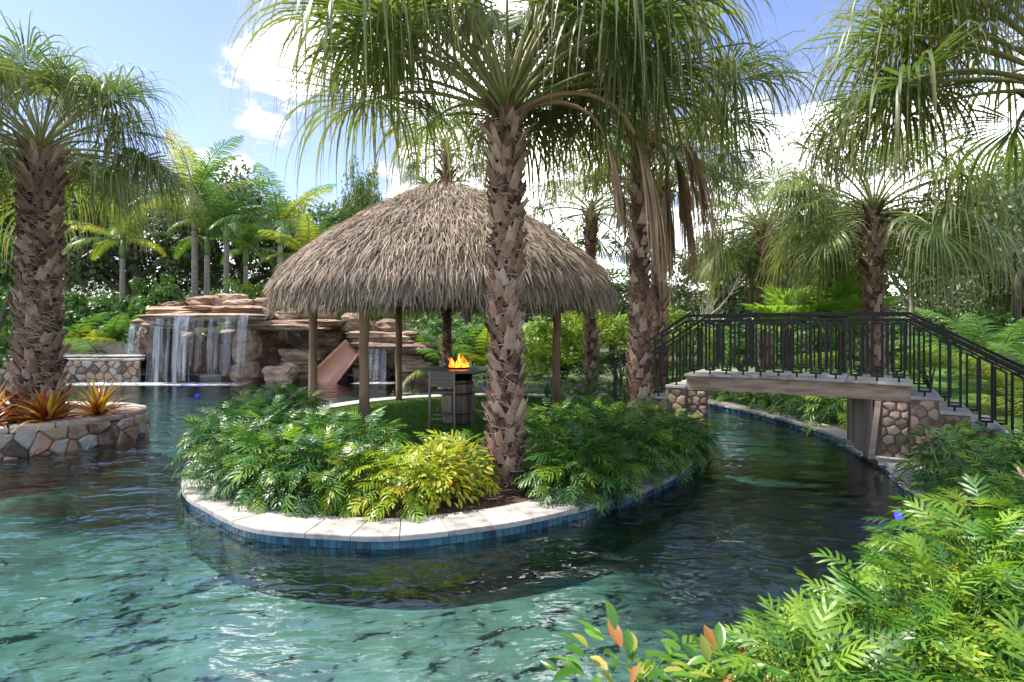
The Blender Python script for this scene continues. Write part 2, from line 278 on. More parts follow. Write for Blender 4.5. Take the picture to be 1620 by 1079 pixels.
class MB:
    """collects shapes, then becomes one mesh object"""
    def __init__(s): s.v = []; s.f = []
    def add(s, v, f):
        n = len(s.v); s.v += [tuple(p) for p in v]; s.f += [tuple(i + n for i in q) for q in f]; return s
    def box(s, x0, x1, y0, y1, z0, z1, mtx=None, top=1.0):
        cx, cyy = (x0 + x1) / 2, (y0 + y1) / 2; hx, hy = (x1 - x0) / 2, (y1 - y0) / 2
        v = [Vector((cx + a * hx * k, cyy + b * hy * k, z)) for z, k in ((z0, 1), (z1, top)) for a, b in ((-1, -1), (1, -1), (1, 1), (-1, 1))]
        if mtx is not None: v = [mtx @ p for p in v]
        return s.add(v, [(3, 2, 1, 0), (4, 5, 6, 7), (0, 1, 5, 4), (1, 2, 6, 5), (2, 3, 7, 6), (3, 0, 4, 7)])
    def bar(s, a, b, w, h=None):
        a, b = Vector(a), Vector(b); h = h or w; d = (b - a).normalized()
        up = Vector((0, 0, 1)) if abs(d.z) < .9 else Vector((0, 1, 0))
        x = d.cross(up).normalized() * (w / 2); y = x.cross(d).normalized() * (h / 2)
        v = [p + sx * x + sy * y for p in (a, b) for sx, sy in ((-1, -1), (1, -1), (1, 1), (-1, 1))]
        return s.add(v, [(0, 1, 2, 3), (7, 6, 5, 4), (0, 4, 5, 1), (1, 5, 6, 2), (2, 6, 7, 3), (3, 7, 4, 0)])
    def tube(s, pts, rad, n=8, cap=True):
        pts = [Vector(p) for p in pts]; rings = []; base = len(s.v)
        rad = rad if hasattr(rad, '__len__') else [rad] * len(pts)
        ref = Vector((.3, 1, .1)).normalized()
        for i, p in enumerate(pts):
            d = (pts[min(i + 1, len(pts) - 1)] - pts[max(i - 1, 0)]).normalized()
            x = d.cross(ref)
            if x.length < .05: x = d.cross(Vector((1, 0, 0)))
            x.normalize(); y = d.cross(x)
            for k in range(n):
                a = 2 * math.pi * k / n; s.v.append(tuple(p + (x * math.cos(a) + y * math.sin(a)) * rad[i]))
        for i in range(len(pts) - 1):
            for k in range(n):
                a, b = base + i * n + k, base + i * n + (k + 1) % n; s.f.append((a, b, b + n, a + n))
        if cap:
            s.f.append(tuple(base + k for k in reversed(range(n)))); s.f.append(tuple(base + (len(pts) - 1) * n + k for k in range(n)))
        return s
    def lathe(s, prof, n=24, c=(0, 0, 0)):
        base = len(s.v)
        for r, z in prof:
            for k in range(n):
                a = 2 * math.pi * k / n; s.v.append((c[0] + r * math.cos(a), c[1] + r * math.sin(a), c[2] + z))
        for i in range(len(prof) - 1):
            for k in range(n):
                a, b = base + i * n + k, base + i * n + (k + 1) % n; s.f.append((a, b, b + n, a + n))
        s.f.append(tuple(base + k for k in reversed(range(n)))); s.f.append(tuple(base + (len(prof) - 1) * n + k for k in range(n)))
        return s
    def build(s, name, mat, parent=None, smooth=False, **kw):
        return put(name, mesh(name, s.v, s.f, smooth), mat, parent, **kw)
def bevel(o, w=.01, seg=2):
    b = o.modifiers.new('bevel', 'BEVEL'); b.width = w; b.segments = seg; b.limit_method = 'ANGLE'; return o
rng = random.Random(7)
def catmull(P, per=8, closed=True):
    out = []; n = len(P)
    for i in range(n if closed else n - 1):
        g = lambda k: np.array(P[k % n] if closed else P[min(max(k, 0), n - 1)], float)
        a, b, c, d = g(i - 1), g(i), g(i + 1), g(i + 2)
        for j in range(per):
            t = j / per; out.append(.5 * ((2 * b) + (-a + c) * t + (2 * a - 5 * b + 4 * c - d) * t * t + (-a + 3 * b - 3 * c + d) * t ** 3))
    if not closed: out.append(np.array(P[-1], float))
    return np.array(out)
def resample(P, step, closed=True):
    P = np.asarray(P, float); Q = np.vstack([P, P[:1]]) if closed else P
    L = np.concatenate([[0], np.cumsum(np.linalg.norm(np.diff(Q, axis=0), axis=1))]); n = max(3, int(round(L[-1] / step)))
    s = np.linspace(0, L[-1], n + 1); out = np.stack([np.interp(s, L, Q[:, k]) for k in range(2)], 1)
    return out[:-1] if closed else out
def offset(P, d, closed=True):
    """move each point of a path to the left of its direction by d"""
    P = np.asarray(P, float)
    if closed: T = np.roll(P, -1, 0) - np.roll(P, 1, 0)
    else: T = np.gradient(P, axis=0)
    T /= np.linalg.norm(T, axis=1)[:, None] + 1e-9
    return P + np.stack([-T[:, 1], T[:, 0]], 1) * d
def area(P): P = np.asarray(P); return .5 * np.sum(P[:, 0] * np.roll(P[:, 1], -1) - np.roll(P[:, 0], -1) * P[:, 1])
def filled(name, loops, z, mat, kind='structure', label=None, cat=None, parent=None):
    bm = bmesh.new()
    for lp in loops:
        vs = [bm.verts.new((p[0], p[1], z)) for p in lp]
        for i in range(len(vs)): bm.edges.new((vs[i], vs[(i + 1) % len(vs)]))
    bmesh.ops.triangle_fill(bm, edges=bm.edges[:], use_beauty=True)
    bmesh.ops.recalc_face_normals(bm, faces=bm.faces[:])
    if sum(f.normal.z for f in bm.faces) < 0: bmesh.ops.reverse_faces(bm, faces=bm.faces[:])
    me = bpy.data.meshes.new(name); bm.to_mesh(me); bm.free()
    return put(name, me, mat, parent, kind=kind, label=label, cat=cat)
def strip_wall(name, P, z0, z1, mat, closed=True, parent=None, flip=False, **kw):
    v = [(p[0], p[1], z) for p in P for z in (z0, z1)]; n = len(P); f = []
    for i in range(n if closed else n - 1):
        a, b = 2 * i, 2 * ((i + 1) % n); q = (a, b, b + 1, a + 1); f.append(q[::-1] if flip else q)
    return put(name, mesh(name, v, f, True), mat, parent, **kw)
# ------------------------------------------------------------------ pool, island and ground
ISL = [(-.97, 4.92), (-.1, 5.21), (.5, 5.57), (.95, 5.9), (1.69, 6.6), (2.37, 7.6), (2.95, 9.0), (3.3, 11), (3.1, 13), (2, 14.8), (0, 15.6), (-2, 15.4), (-3.7, 14.3), (-4.75, 12.3), (-4.98, 11), (-4.85, 9.5), (-4.4, 7.8), (-3.65, 6.35), (-3.03, 5.68), (-2.32, 5.12), (-1.6, 4.95)]
isl = resample(catmull(ISL, 10), .12)                     # counter-clockwise
POOL = [(-2, 2.3), (.3, 2.55), (1.3, 2.85), (2.2, 3.35), (3.0, 4.05), (3.75, 4.9), (4.2, 5.8), (4.7, 6.75), (5.1, 7.9), (5.42, 9.4), (5.4, 10.95), (5.15, 12.5), (4.7, 14.1), (4.1, 15.6), (3.0, 17.2), (1.2, 18.6), (-1, 19.8), (-3.3, 21.4), (-8, 22.3), (-14, 22.3), (-19, 21.2), (-22, 17), (-20, 8), (-12, 2.5)]
pool = resample(catmull(POOL, 10), .2)
GZ = .13
filled('ground', [[(-600, -200), (600, -200), (600, 900), (-600, 900)], offset(pool, -.02)], GZ, 'soil', label='planted ground around the pool and out to the woods')
# pool shell
filled('pool_floor', [offset(pool, -.1)], -.42, 'plaster', label='pale green plaster floor of the pool under water')
strip_wall('pool_wall', pool, -1.3, GZ - .005, 'plaster', kind='structure', label='plastered outer wall of the pool below the tiles')
strip_wall('island_wall', isl, -1.3, .0, 'plaster_dark', flip=True, kind='structure', label='curved plastered wall of the island below the water')
wp = offset(pool, -.06)
def water_body():
    bm = bmesh.new(); vs = [bm.verts.new((p[0], p[1], .045)) for p in wp]; ed = [bm.edges.new((vs[i], vs[(i + 1) % len(vs)])) for i in range(len(vs))]
    bmesh.ops.triangle_fill(bm, edges=ed, use_beauty=True)
    top = bm.faces[:]
    if sum(f.normal.z for f in top) < 0: bmesh.ops.reverse_faces(bm, faces=top)
    low = [bm.verts.new((p[0], p[1], -.54)) for p in wp]; el = [bm.edges.new((low[i], low[(i + 1) % len(low)])) for i in range(len(low))]
    r = bmesh.ops.triangle_fill(bm, edges=el, use_beauty=True); lf = [g for g in r['geom'] if isinstance(g, bmesh.types.BMFace)]
    if sum(f.normal.z for f in lf) > 0: bmesh.ops.reverse_faces(bm, faces=lf)
    n = len(vs)
    for i in range(n): bm.faces.new((low[i], low[(i + 1) % n], vs[(i + 1) % n], vs[i]))
    bmesh.ops.recalc_face_normals(bm, faces=bm.faces[:])
    me = bpy.data.meshes.new('pool_water'); bm.to_mesh(me); bm.free(); put('pool_water', me, 'water', kind='structure', label='rippled teal pool water flowing around the island')
water_body()
filled('island_ground', [offset(isl, .06)], .125, 'mulch', label='brown mulch bed on top of the island')
lawn_poly = catmull([(-2.2, 8.3), (-.9, 7.35), (.1, 7.6), (.6, 8.6), (1.3, 10), (2.3, 11.2), (2.4, 13), (1.4, 14.3), (0, 15.0), (-1.9, 14.85), (-3.3, 13.9), (-4.2, 12.2), (-4.3, 11), (-3.6, 9.8)], 8)
filled('island_lawn', [lawn_poly], .140, 'lawn', label='bright green lawn under the thatched hut')
filled('far_lawn', [catmull([(6.9, 13), (12, 10), (30, 17), (26, 28), (8, 27), (4, 21), (6, 16.5)], 6)], .140, 'lawn', label='sunlit lawn beyond the footbridge')
def grass(poly, n, name, label, h=.05):
    P = np.asarray(poly); lo, hi = P.min(0), P.max(0); r = np.random.default_rng(5)
    q = r.uniform(lo, hi, (n * 2, 2)); ins = np.zeros(len(q), bool)
    for i in range(len(P)):
        a, b = P[i], P[(i + 1) % len(P)]; c = ((a[1] > q[:, 1]) != (b[1] > q[:, 1])) & (q[:, 0] < (b[0] - a[0]) * (q[:, 1] - a[1]) / (b[1] - a[1] + 1e-12) + a[0]); ins ^= c
    q = q[ins][:n]; k = len(q); an = r.uniform(0, 6.28, k); hh = r.uniform(.5, 1.1, k) * h; w = .006 + .004 * r.random(k)
    dx, dy = np.cos(an), np.sin(an); V = np.zeros((k, 3, 3))
    V[:, 0] = np.stack([q[:, 0] - dx * w, q[:, 1] - dy * w, np.full(k, .138)], 1); V[:, 1] = np.stack([q[:, 0] + dx * w, q[:, 1] + dy * w, np.full(k, .138)], 1)
    V[:, 2] = np.stack([q[:, 0] + r.normal(0, .02, k), q[:, 1] + r.normal(0, .02, k), .14 + hh], 1)
    put(name, mesh_np(name, V, tris=np.arange(k * 3).reshape(-1, 3)), 'grass', kind='stuff', label=label, cat='grass')
grass(lawn_poly, 60000, 'lawn_grass', 'short green grass blades on the island lawn')
# coping pavers: wedge pieces with open joints; band of tiles below
def coping(P, width, step, parent_name, label, ztop, side, zt=.045, gap=.003, overhang=.03):
    root = empty(parent_name, (0, 0, 0), kind='structure', label=label)
    r = random.Random(3); n = max(3, int(round(np.sum(np.linalg.norm(np.roll(P, -1, 0) - P, axis=1)) / step))); K = 4
    Q = resample(P, np.sum(np.linalg.norm(np.roll(P, -1, 0) - P, axis=1)) / (n * K)); T = len(Q)
    out = offset(Q, -overhang * side); inn = offset(Q, width * side)
    for i in range(n):
        ix = [(i * K + k) % T for k in range(K + 1)]; o_ = [Vector((*out[k], 0)) for k in ix]; q_ = [Vector((*inn[k], 0)) for k in ix]
        for l_ in (o_, q_):
            e = (l_[1] - l_[0]).normalized() * gap; l_[0] = l_[0] + e; l_[-1] = l_[-1] - e
        pts = o_ + q_[::-1]
        if side < 0: pts = pts[::-1]
        ctr = sum(pts, Vector()) / len(pts); m_ = len(pts); z = ztop + r.uniform(-.002, .002); ins = [ctr + (p - ctr) * .988 for p in pts]
        v = [(p - ctr) + Vector((0, 0, -zt)) for p in pts] + [(p - ctr) + Vector((0, 0, -.008)) for p in pts] + [(p - ctr) for p in ins]
        f = [tuple(range(m_))[::-1]] + [(l * m_ + k, l * m_ + (k + 1) % m_, (l + 1) * m_ + (k + 1) % m_, (l + 1) * m_ + k) for l in (0, 1) for k in range(m_)]
        # top as a strip of quads so that the bent outline stays clean
        h_ = m_ // 2; f += [(2 * m_ + k, 2 * m_ + k + 1, 2 * m_ + m_ - 2 - k, 2 * m_ + m_ - 1 - k) for k in range(h_ - 1)]
        put('paver', mesh('paver', v, f), 'paver', root, loc=(ctr.x, ctr.y, z))
    return root
coping(isl, .44, .42, 'island_coping', 'pale travertine coping around the rim of the island', .172, 1)
coping(pool[:], .40, .42, 'pool_coping', 'pale travertine coping along the outer edge of the pool', .172, -1)
filled('coping_bed', [offset(isl, .001), offset(isl, .43)], .1265, 'mortar', label='mortar bed under the island coping')
def tiles(P, z0, z1, rows, step, parent_name, label, side, keep, limit=300, closed=True):
    root = empty(parent_name, (0, 0, 0), kind='structure', label=label)
    strip_wall('tile_grout', offset(P, .002 * side, closed), z0 - .06, z1, 'mortar', closed, root, flip=(side > 0))
    Q = resample(P, step, closed); n = len(Q); cand = []
    for i in range(n if closed else n - 1):
        a, b = Q[i], Q[(i + 1) % n]; m_ = (a + b) / 2
        for k in range(rows): cand.append((0 if keep(m_) else 1, m_[1], i, k))
    cand.sort(); hh = (z1 - z0) / rows
    me = {}; rest = MB(); t = .004
    base = MB().box(-.5, .5, -.5, .5, -.5, .5, None, 1)
    tm = mesh('tile', [(x * (step - .005), y * t * 2, z * (hh - .004)) for x, y, z in base.v], base.f); tm.materials.append(M['tile'])
    for q, (c, y, i, k) in enumerate(cand):
        a, b = Q[i], Q[(i + 1) % n]; m_ = (a + b) / 2; an = math.atan2(b[1] - a[1], b[0] - a[0]); z = z0 + hh * (k + .5)
        if q < limit: put('tile', tm, None, root, mtx=Matrix.Translation((m_[0], m_[1], z)) @ Matrix.Rotation(an, 4, 'Z'))
        else:
            mt = Matrix.Translation((m_[0], m_[1], z)) @ Matrix.Rotation(an, 4, 'Z')
            rest.add([mt @ Vector(v.co) for v in tm.vertices], [tuple(p.vertices) for p in tm.polygons])
    if rest.v: rest.build('tile_rest', 'tile', root, kind='stuff')
tiles(isl, -.03, .125, 2, .062, 'waterline_tile', 'band of blue glass tiles just under the island coping', 1, lambda m: m[1] < 7.6)
tiles(pool, -.03, .125, 2, .085, 'pool_waterline_tile', 'band of dark blue tiles on the outer pool edge', -1, lambda m: m[0] > 3.4 and 5 < m[1] < 15)
# ------------------------------------------------------------------ stone walls
def clip(poly, p, q):
    """keep the part of poly nearer p than q"""
    mx, my = (p[0] + q[0]) / 2, (p[1] + q[1]) / 2; nx, ny = q[0] - p[0], q[1] - p[1]; out = []
    for i in range(len(poly)):
        a, b = poly[i], poly[(i + 1) % len(poly)]; da = (a[0] - mx) * nx + (a[1] - my) * ny; db = (b[0] - mx) * nx + (b[1] - my) * ny
        if da <= 0: out.append(a)
        if da * db < 0: s = da / (da - db); out.append((a[0] + (b[0] - a[0]) * s, a[1] + (b[1] - a[1]) * s))
    return out
def stone_wall(parent, path, z0, z1, cw, ch, mat, seed, depth=.04, joint=.012, top=None, name='stone', jit=.38, side=1):
    """irregular stones over a vertical wall that follows path; side = +1 puts them left of the path direction"""
    r = random.Random(seed); P = np.asarray(path, float); L = np.concatenate([[0], np.cumsum(np.linalg.norm(np.diff(P, axis=0), axis=1))]); T = L[-1]
    nrow = max(1, round((z1 - z0) / ch)); ncol = max(1, round(T / cw)); seeds = []
    for i in range(-1, nrow + 1):
        for j in range(-1, ncol + 1): seeds.append(((j + .5 + (i % 2) * .5 + r.uniform(-jit, jit)) * T / ncol, z0 + (i + .5 + r.uniform(-jit, jit) * .9) * (z1 - z0) / nrow))
    def at(s, out):
        x = np.interp(s, L, P[:, 0]); y = np.interp(s, L, P[:, 1]); e = .02
        tx = np.interp(min(s + e, T), L, P[:, 0]) - np.interp(max(s - e, 0), L, P[:, 0]); ty = np.interp(min(s + e, T), L, P[:, 1]) - np.interp(max(s - e, 0), L, P[:, 1])
        n = math.hypot(tx, ty) + 1e-9; return x - ty / n * out * side, y + tx / n * out * side
    for k, p in enumerate(seeds):
        poly = [(0, z0), (T, z0), (T, z1), (0, z1)]
        if not (-.1 * cw < p[0] < T + .1 * cw and z0 - .1 * ch < p[1] < z1 + .1 * ch): continue
        for q in seeds:
            if q is not p and abs(q[0] - p[0]) < 3 * cw and abs(q[1] - p[1]) < 3 * ch and poly: poly = clip(poly, p, q)
        if len(poly) < 3: continue
        if top is not None: poly = [(a, min(b, top(a))) for a, b in poly]
        c = (sum(a for a, b in poly) / len(poly), sum(b for a, b in poly) / len(poly))
        sz = min(max(a for a, b in poly) - min(a for a, b in poly), max(b for a, b in poly) - min(b for a, b in poly))
        if sz < .05: continue
        if len(poly) >= 4: poly = [(a[0] + (b[0] - a[0]) * f_, a[1] + (b[1] - a[1]) * f_) for a, b in zip(poly, poly[1:] + poly[:1]) for f_ in ((.06, .94) if mat == 'stone_warm' else (.12, .88))]
        # subdivide the long edges a little and roughen them
        pp = []
        for i in range(len(poly)):
            a, b = poly[i], poly[(i + 1) % len(poly)]; d = math.hypot(a[0] - b[0], a[1] - b[1])
            if d < .015: continue
            pp.append(a)
            if d > .12: pp.append(((a[0] + b[0]) / 2 + r.uniform(-.012, .012), (a[1] + b[1]) / 2 + r.uniform(-.012, .012)))
        if len(pp) < 3: continue
        k1 = max(.5, 1 - joint * 2 / sz); k2 = k1 * max(.55, 1 - .05 / sz); dp = depth * r.uniform(.7, 1.3); n = len(pp); v = []
        x0, y0 = at(c[0], 0)
        for kk, dd in ((k1, -.01), (k1 * .99, dp * .55), (k2, dp)):
            for a, b in pp:
                x, y = at(c[0] + (a - c[0]) * kk, dd * r.uniform(.85, 1.15) if dd > 0 else dd); v.append((x - x0, y - y0, (b - c[1]) * kk))
        x, y = at(c[0], dp * 1.12); v.append((x - x0, y - y0, 0)); f = []
        for lv in (0, 1):
            for i in range(n): j = (i + 1) % n; f.append((lv * n + i, lv * n + j, (lv + 1) * n + j, (lv + 1) * n + i))
        for i in range(n): f.append((2 * n + i, 2 * n + (i + 1) % n, 3 * n))
        if side > 0: f = [q[::-1] for q in f]
        put(name, mesh(name, v, f), mat, parent, loc=(x0, y0, c[1]))
def ring_caps(parent, path, z, width, th, step, mat, seed, name='cap_stone', side=1, ov=.05):
    r = random.Random(seed); Q = resample(path, step, False)
    Q = Q + np.array([[0, 0]] * len(Q)); o_ = offset(Q, ov * side, False); i_ = offset(Q, -(width - ov) * side, False)
    for k in range(len(Q) - 1):
        a, b, c, d = (Vector((*p, 0)) for p in (o_[k], o_[k + 1], i_[k + 1], i_[k])); ctr = (a + b + c + d) / 4
        pts = []
        for s_, (p, q) in enumerate(((a, b), (b, c), (c, d), (d, a))):
            pts.append(p + Vector((r.uniform(-.012, .012), r.uniform(-.012, .012), 0))); pts.append((p + q) / 2 + Vector((r.uniform(-.02, .02), r.uniform(-.02, .02), 0)))
        pts = [ctr + (p - ctr) * (1 - .018) for p in pts]; t = th * r.uniform(.8, 1.2); n = 8; v = []
        for kk, zz in ((.97, -t / 2), (1, -t * .2), (1, t * .25), (.95, t / 2)):
            for p in pts: v.append((ctr * 0 + (p - ctr) * kk) + Vector((0, 0, zz + r.uniform(-.006, .006))))
        f = [tuple(range(n))[::-1], tuple(3 * n + i for i in range(n))]
        for l in range(3):
            for i in range(n): j = (i + 1) % n; f.append((l * n + i, l * n + j, (l + 1) * n + j, (l + 1) * n + i))
        if side > 0: f = [q[::-1] for q in f]
        put(name, mesh(name, v, f), mat, parent, loc=(ctr.x, ctr.y, z + th / 2 + r.uniform(-.004, .006)))
# planter (left)
pl = empty('stone_planter', (-8.2, 9.6, 0), label='curved stone planter wall rising from the water at left', cat='planter')
PL = catmull([(-10.6, 6.6), (-9.0, 7.35), (-7.75, 8.05), (-6.95, 8.9), (-6.6, 9.8), (-6.85, 10.6), (-7.7, 11.1), (-9.2, 11.3), (-11.5, 11.0)], 8, False)
PLl = PL - np.array([-8.2, 9.6])
body = MB(); ring = [Vector((p[0], p[1], 0)) for p in PLl]
n_ = len(PLl); body.add([(p[0], p[1], z) for z in (-1.3, .40) for p in PLl], [(i, i + 1, n_ + i + 1, n_ + i) for i in range(n_ - 1)] + [(n_ - 1, 0, n_, 2 * n_ - 1)])
body.build('wall_core', 'mortar', pl)
filled('planter_soil', [PLl], .43, 'mulch', kind=None, parent=pl)
stone_wall(pl, PLl, -.35, .43, .34, .19, 'stone', 11, .06, .005, side=-1, jit=.46)
ring_caps(pl, PLl[:], .42, .34, .085, .52, 'capstone', 12, side=-1)
# ------------------------------------------------------------------ fan palms
def frond_pair(elev, seed, Lp=1.25, Ls=1.32, nseg=58, spread=138, dead=False, young=False, thin=1.0):
    r = random.Random(seed); e = R(elev); K = 8; p = Vector((0, 0, 0)); pts = [p.copy()]
    bend = R(20 + max(0, 80 - elev) * .28 + r.uniform(-5, 8)) if not dead else R(95 + r.uniform(-10, 10))
    if young: bend = R(12)
    for i in range(K):
        ee = e - bend * ((i + 1) / K) ** 1.4
        ee = max(ee, R(-87)); d = Vector((math.cos(ee), 0, math.sin(ee))); p = p + d * (Lp / K); pts.append(p.copy())
    hub = p.copy(); nrm = Vector((-d.z, 0, d.x)); y = Vector((0, 1, 0))
    verts = [tuple(hub)]; al = [0.0]; quads = []; tris = []
    KS = 10
    for s in range(nseg):
        u = (s + .5) / nseg * 2 - 1; a = R(spread) * u; a += r.uniform(-.012, .012)
        dr = d * math.cos(a) + y * math.sin(a) + nrm * (.28 * abs(math.sin(a)) - .02 + .06 * (s % 2))
        if dead: dr = d + y * math.sin(a) * .16 + nrm * r.uniform(-.14, .14)
        dr.normalize(); side0 = (y * math.cos(a) - d * math.sin(a)).normalized()
        L = Ls * (.74 + .26 * math.cos(a * .6)) * r.uniform(.78, 1.15); q = hub + d * max(0, math.cos(a)) * .10
        st = L / KS; pre = 0; dth = R(2 * spread) / nseg
        brk = r.uniform(.25, .62) if not young else .7
        twist = r.uniform(-.6, .6)
        for k in range(1, KS + 1):
            t = k / KS
            g = .05 if t < brk else (.46 + .6 * (t - brk)) * r.uniform(.7, 1.3)
            if young: g = .03 if t < .6 else .12
            if dead: g = .25
            dr = (dr + Vector((r.uniform(-.03, .03), r.uniform(-.03, .03), -g))).normalized(); q = q + dr * st
            w = min(t * L * dth * .62, .0125 * thin) if t < .42 else .0125 * thin * max(.10, (1 - t) / .58) ** 1.05
            if young: w = min(t * L * dth * .8, .05) * (1 if t < .6 else max(.05, (1 - t) / .4))
            if dead: w *= .8
            sd = (side0 + nrm * twist * t).normalized(); sd = (sd - dr * sd.dot(dr)).normalized() * w
            verts.append(tuple(q - sd)); verts.append(tuple(q + sd)); al += [t, t]; c = len(verts)
            if k == 1: tris.append((0, c - 2, c - 1))
            else: quads.append((c - 4, c - 2, c - 1, c - 3))
    bl = mesh_np('blade', verts, quads, tris, True, al); bl.materials.append(M['fan_dead' if dead else 'fan_young' if young else 'fan'])
    b = MB(); b.tube(pts, [.023 * (1 - .5 * i / K) for i in range(K + 1)], 5); pm = mesh('petiole', b.v, b.f, True); pm.materials.append(M['petiole_dead' if dead else 'petiole'])
    return bl, pm
ELEV = [80, 66, 52, 38, 22, 5, -14]
FR = {e: [frond_pair(e, 100 + i * 7 + e) for i in range(3)] for e in ELEV}
FRD = [frond_pair(e, 300 + i, dead=True, Lp=.6, Ls=1.6, nseg=34) for i, e in enumerate((40, 20, 0))]
FRDL = [frond_pair(38, 330 + i, dead=True, Lp=1.12, Ls=1.15, nseg=56) for i in range(2)]
FRY = {e: [frond_pair(e, 400 + i + e, young=True, Lp=.55, Ls=.62, nseg=26, spread=150) for i in range(2)] for e in (75, 45, 15)}
def boot_mesh(seed, h=.24, w=.17, out=.07, split=True):
    r = random.Random(seed); nx, nz = 5, 5; v = []; f = []
    for lay in (0, 1):
        for k in range(nz):
            t = k / (nz - 1)
            for i in range(nx):
                u = i / (nx - 1) * 2 - 1
                ww = w / 2 * (1.0 - .38 * t) if not split else w / 2 * (1 - .32 * t)
                zz = h * t - (.10 * h * (1 - abs(u)) * t * (2.2 if split else -1.2)) - (1 - t) * h * .10 * abs(u) ** 2
                x = out * (t ** 1.6) + .034 * (1 - u * u) * (1 - .3 * t) + (.02 * abs(u) * t if split else 0) - lay * (.022 - .012 * t) + r.uniform(-.004, .004)
                v.append((x, u * ww + r.uniform(-.004, .004), zz + r.uniform(-.008, .008)))
    n = nx * nz
    for k in range(nz - 1):
        for i in range(nx - 1):
            a = k * nx + i; f.append((a, a + 1, a + nx + 1, a + nx)); f.append((n + a + nx, n + a + nx + 1, n + a + 1, n + a))
    for k in range(nz - 1):
        for i in (0, nx - 1):
            a = k * nx + i; q = (a, a + nx, n + a + nx, n + a); f.append(q if i == 0 else q[::-1])
    for i in range(nx - 1): a = (nz - 1) * nx + i; f.append((a, a + 1, n + a + 1, n + a))
    return mesh('leaf_base', v, f)
BOOT = [boot_mesh(i, h=.20 + .02 * (i % 3), w=.15, out=.022 + .022 * (i % 3)) for i in range(6)]
BOOTL = [boot_mesh(20 + i, h=.40, w=.11, out=.10 + .03 * i, split=False) for i in range(4)]
BOOTG = [m.copy() for m in BOOT]
for m_ in BOOT + BOOTL: m_.materials.append(M['boot'])
for m_ in BOOTG: m_.materials.append(M['boot_grey'])
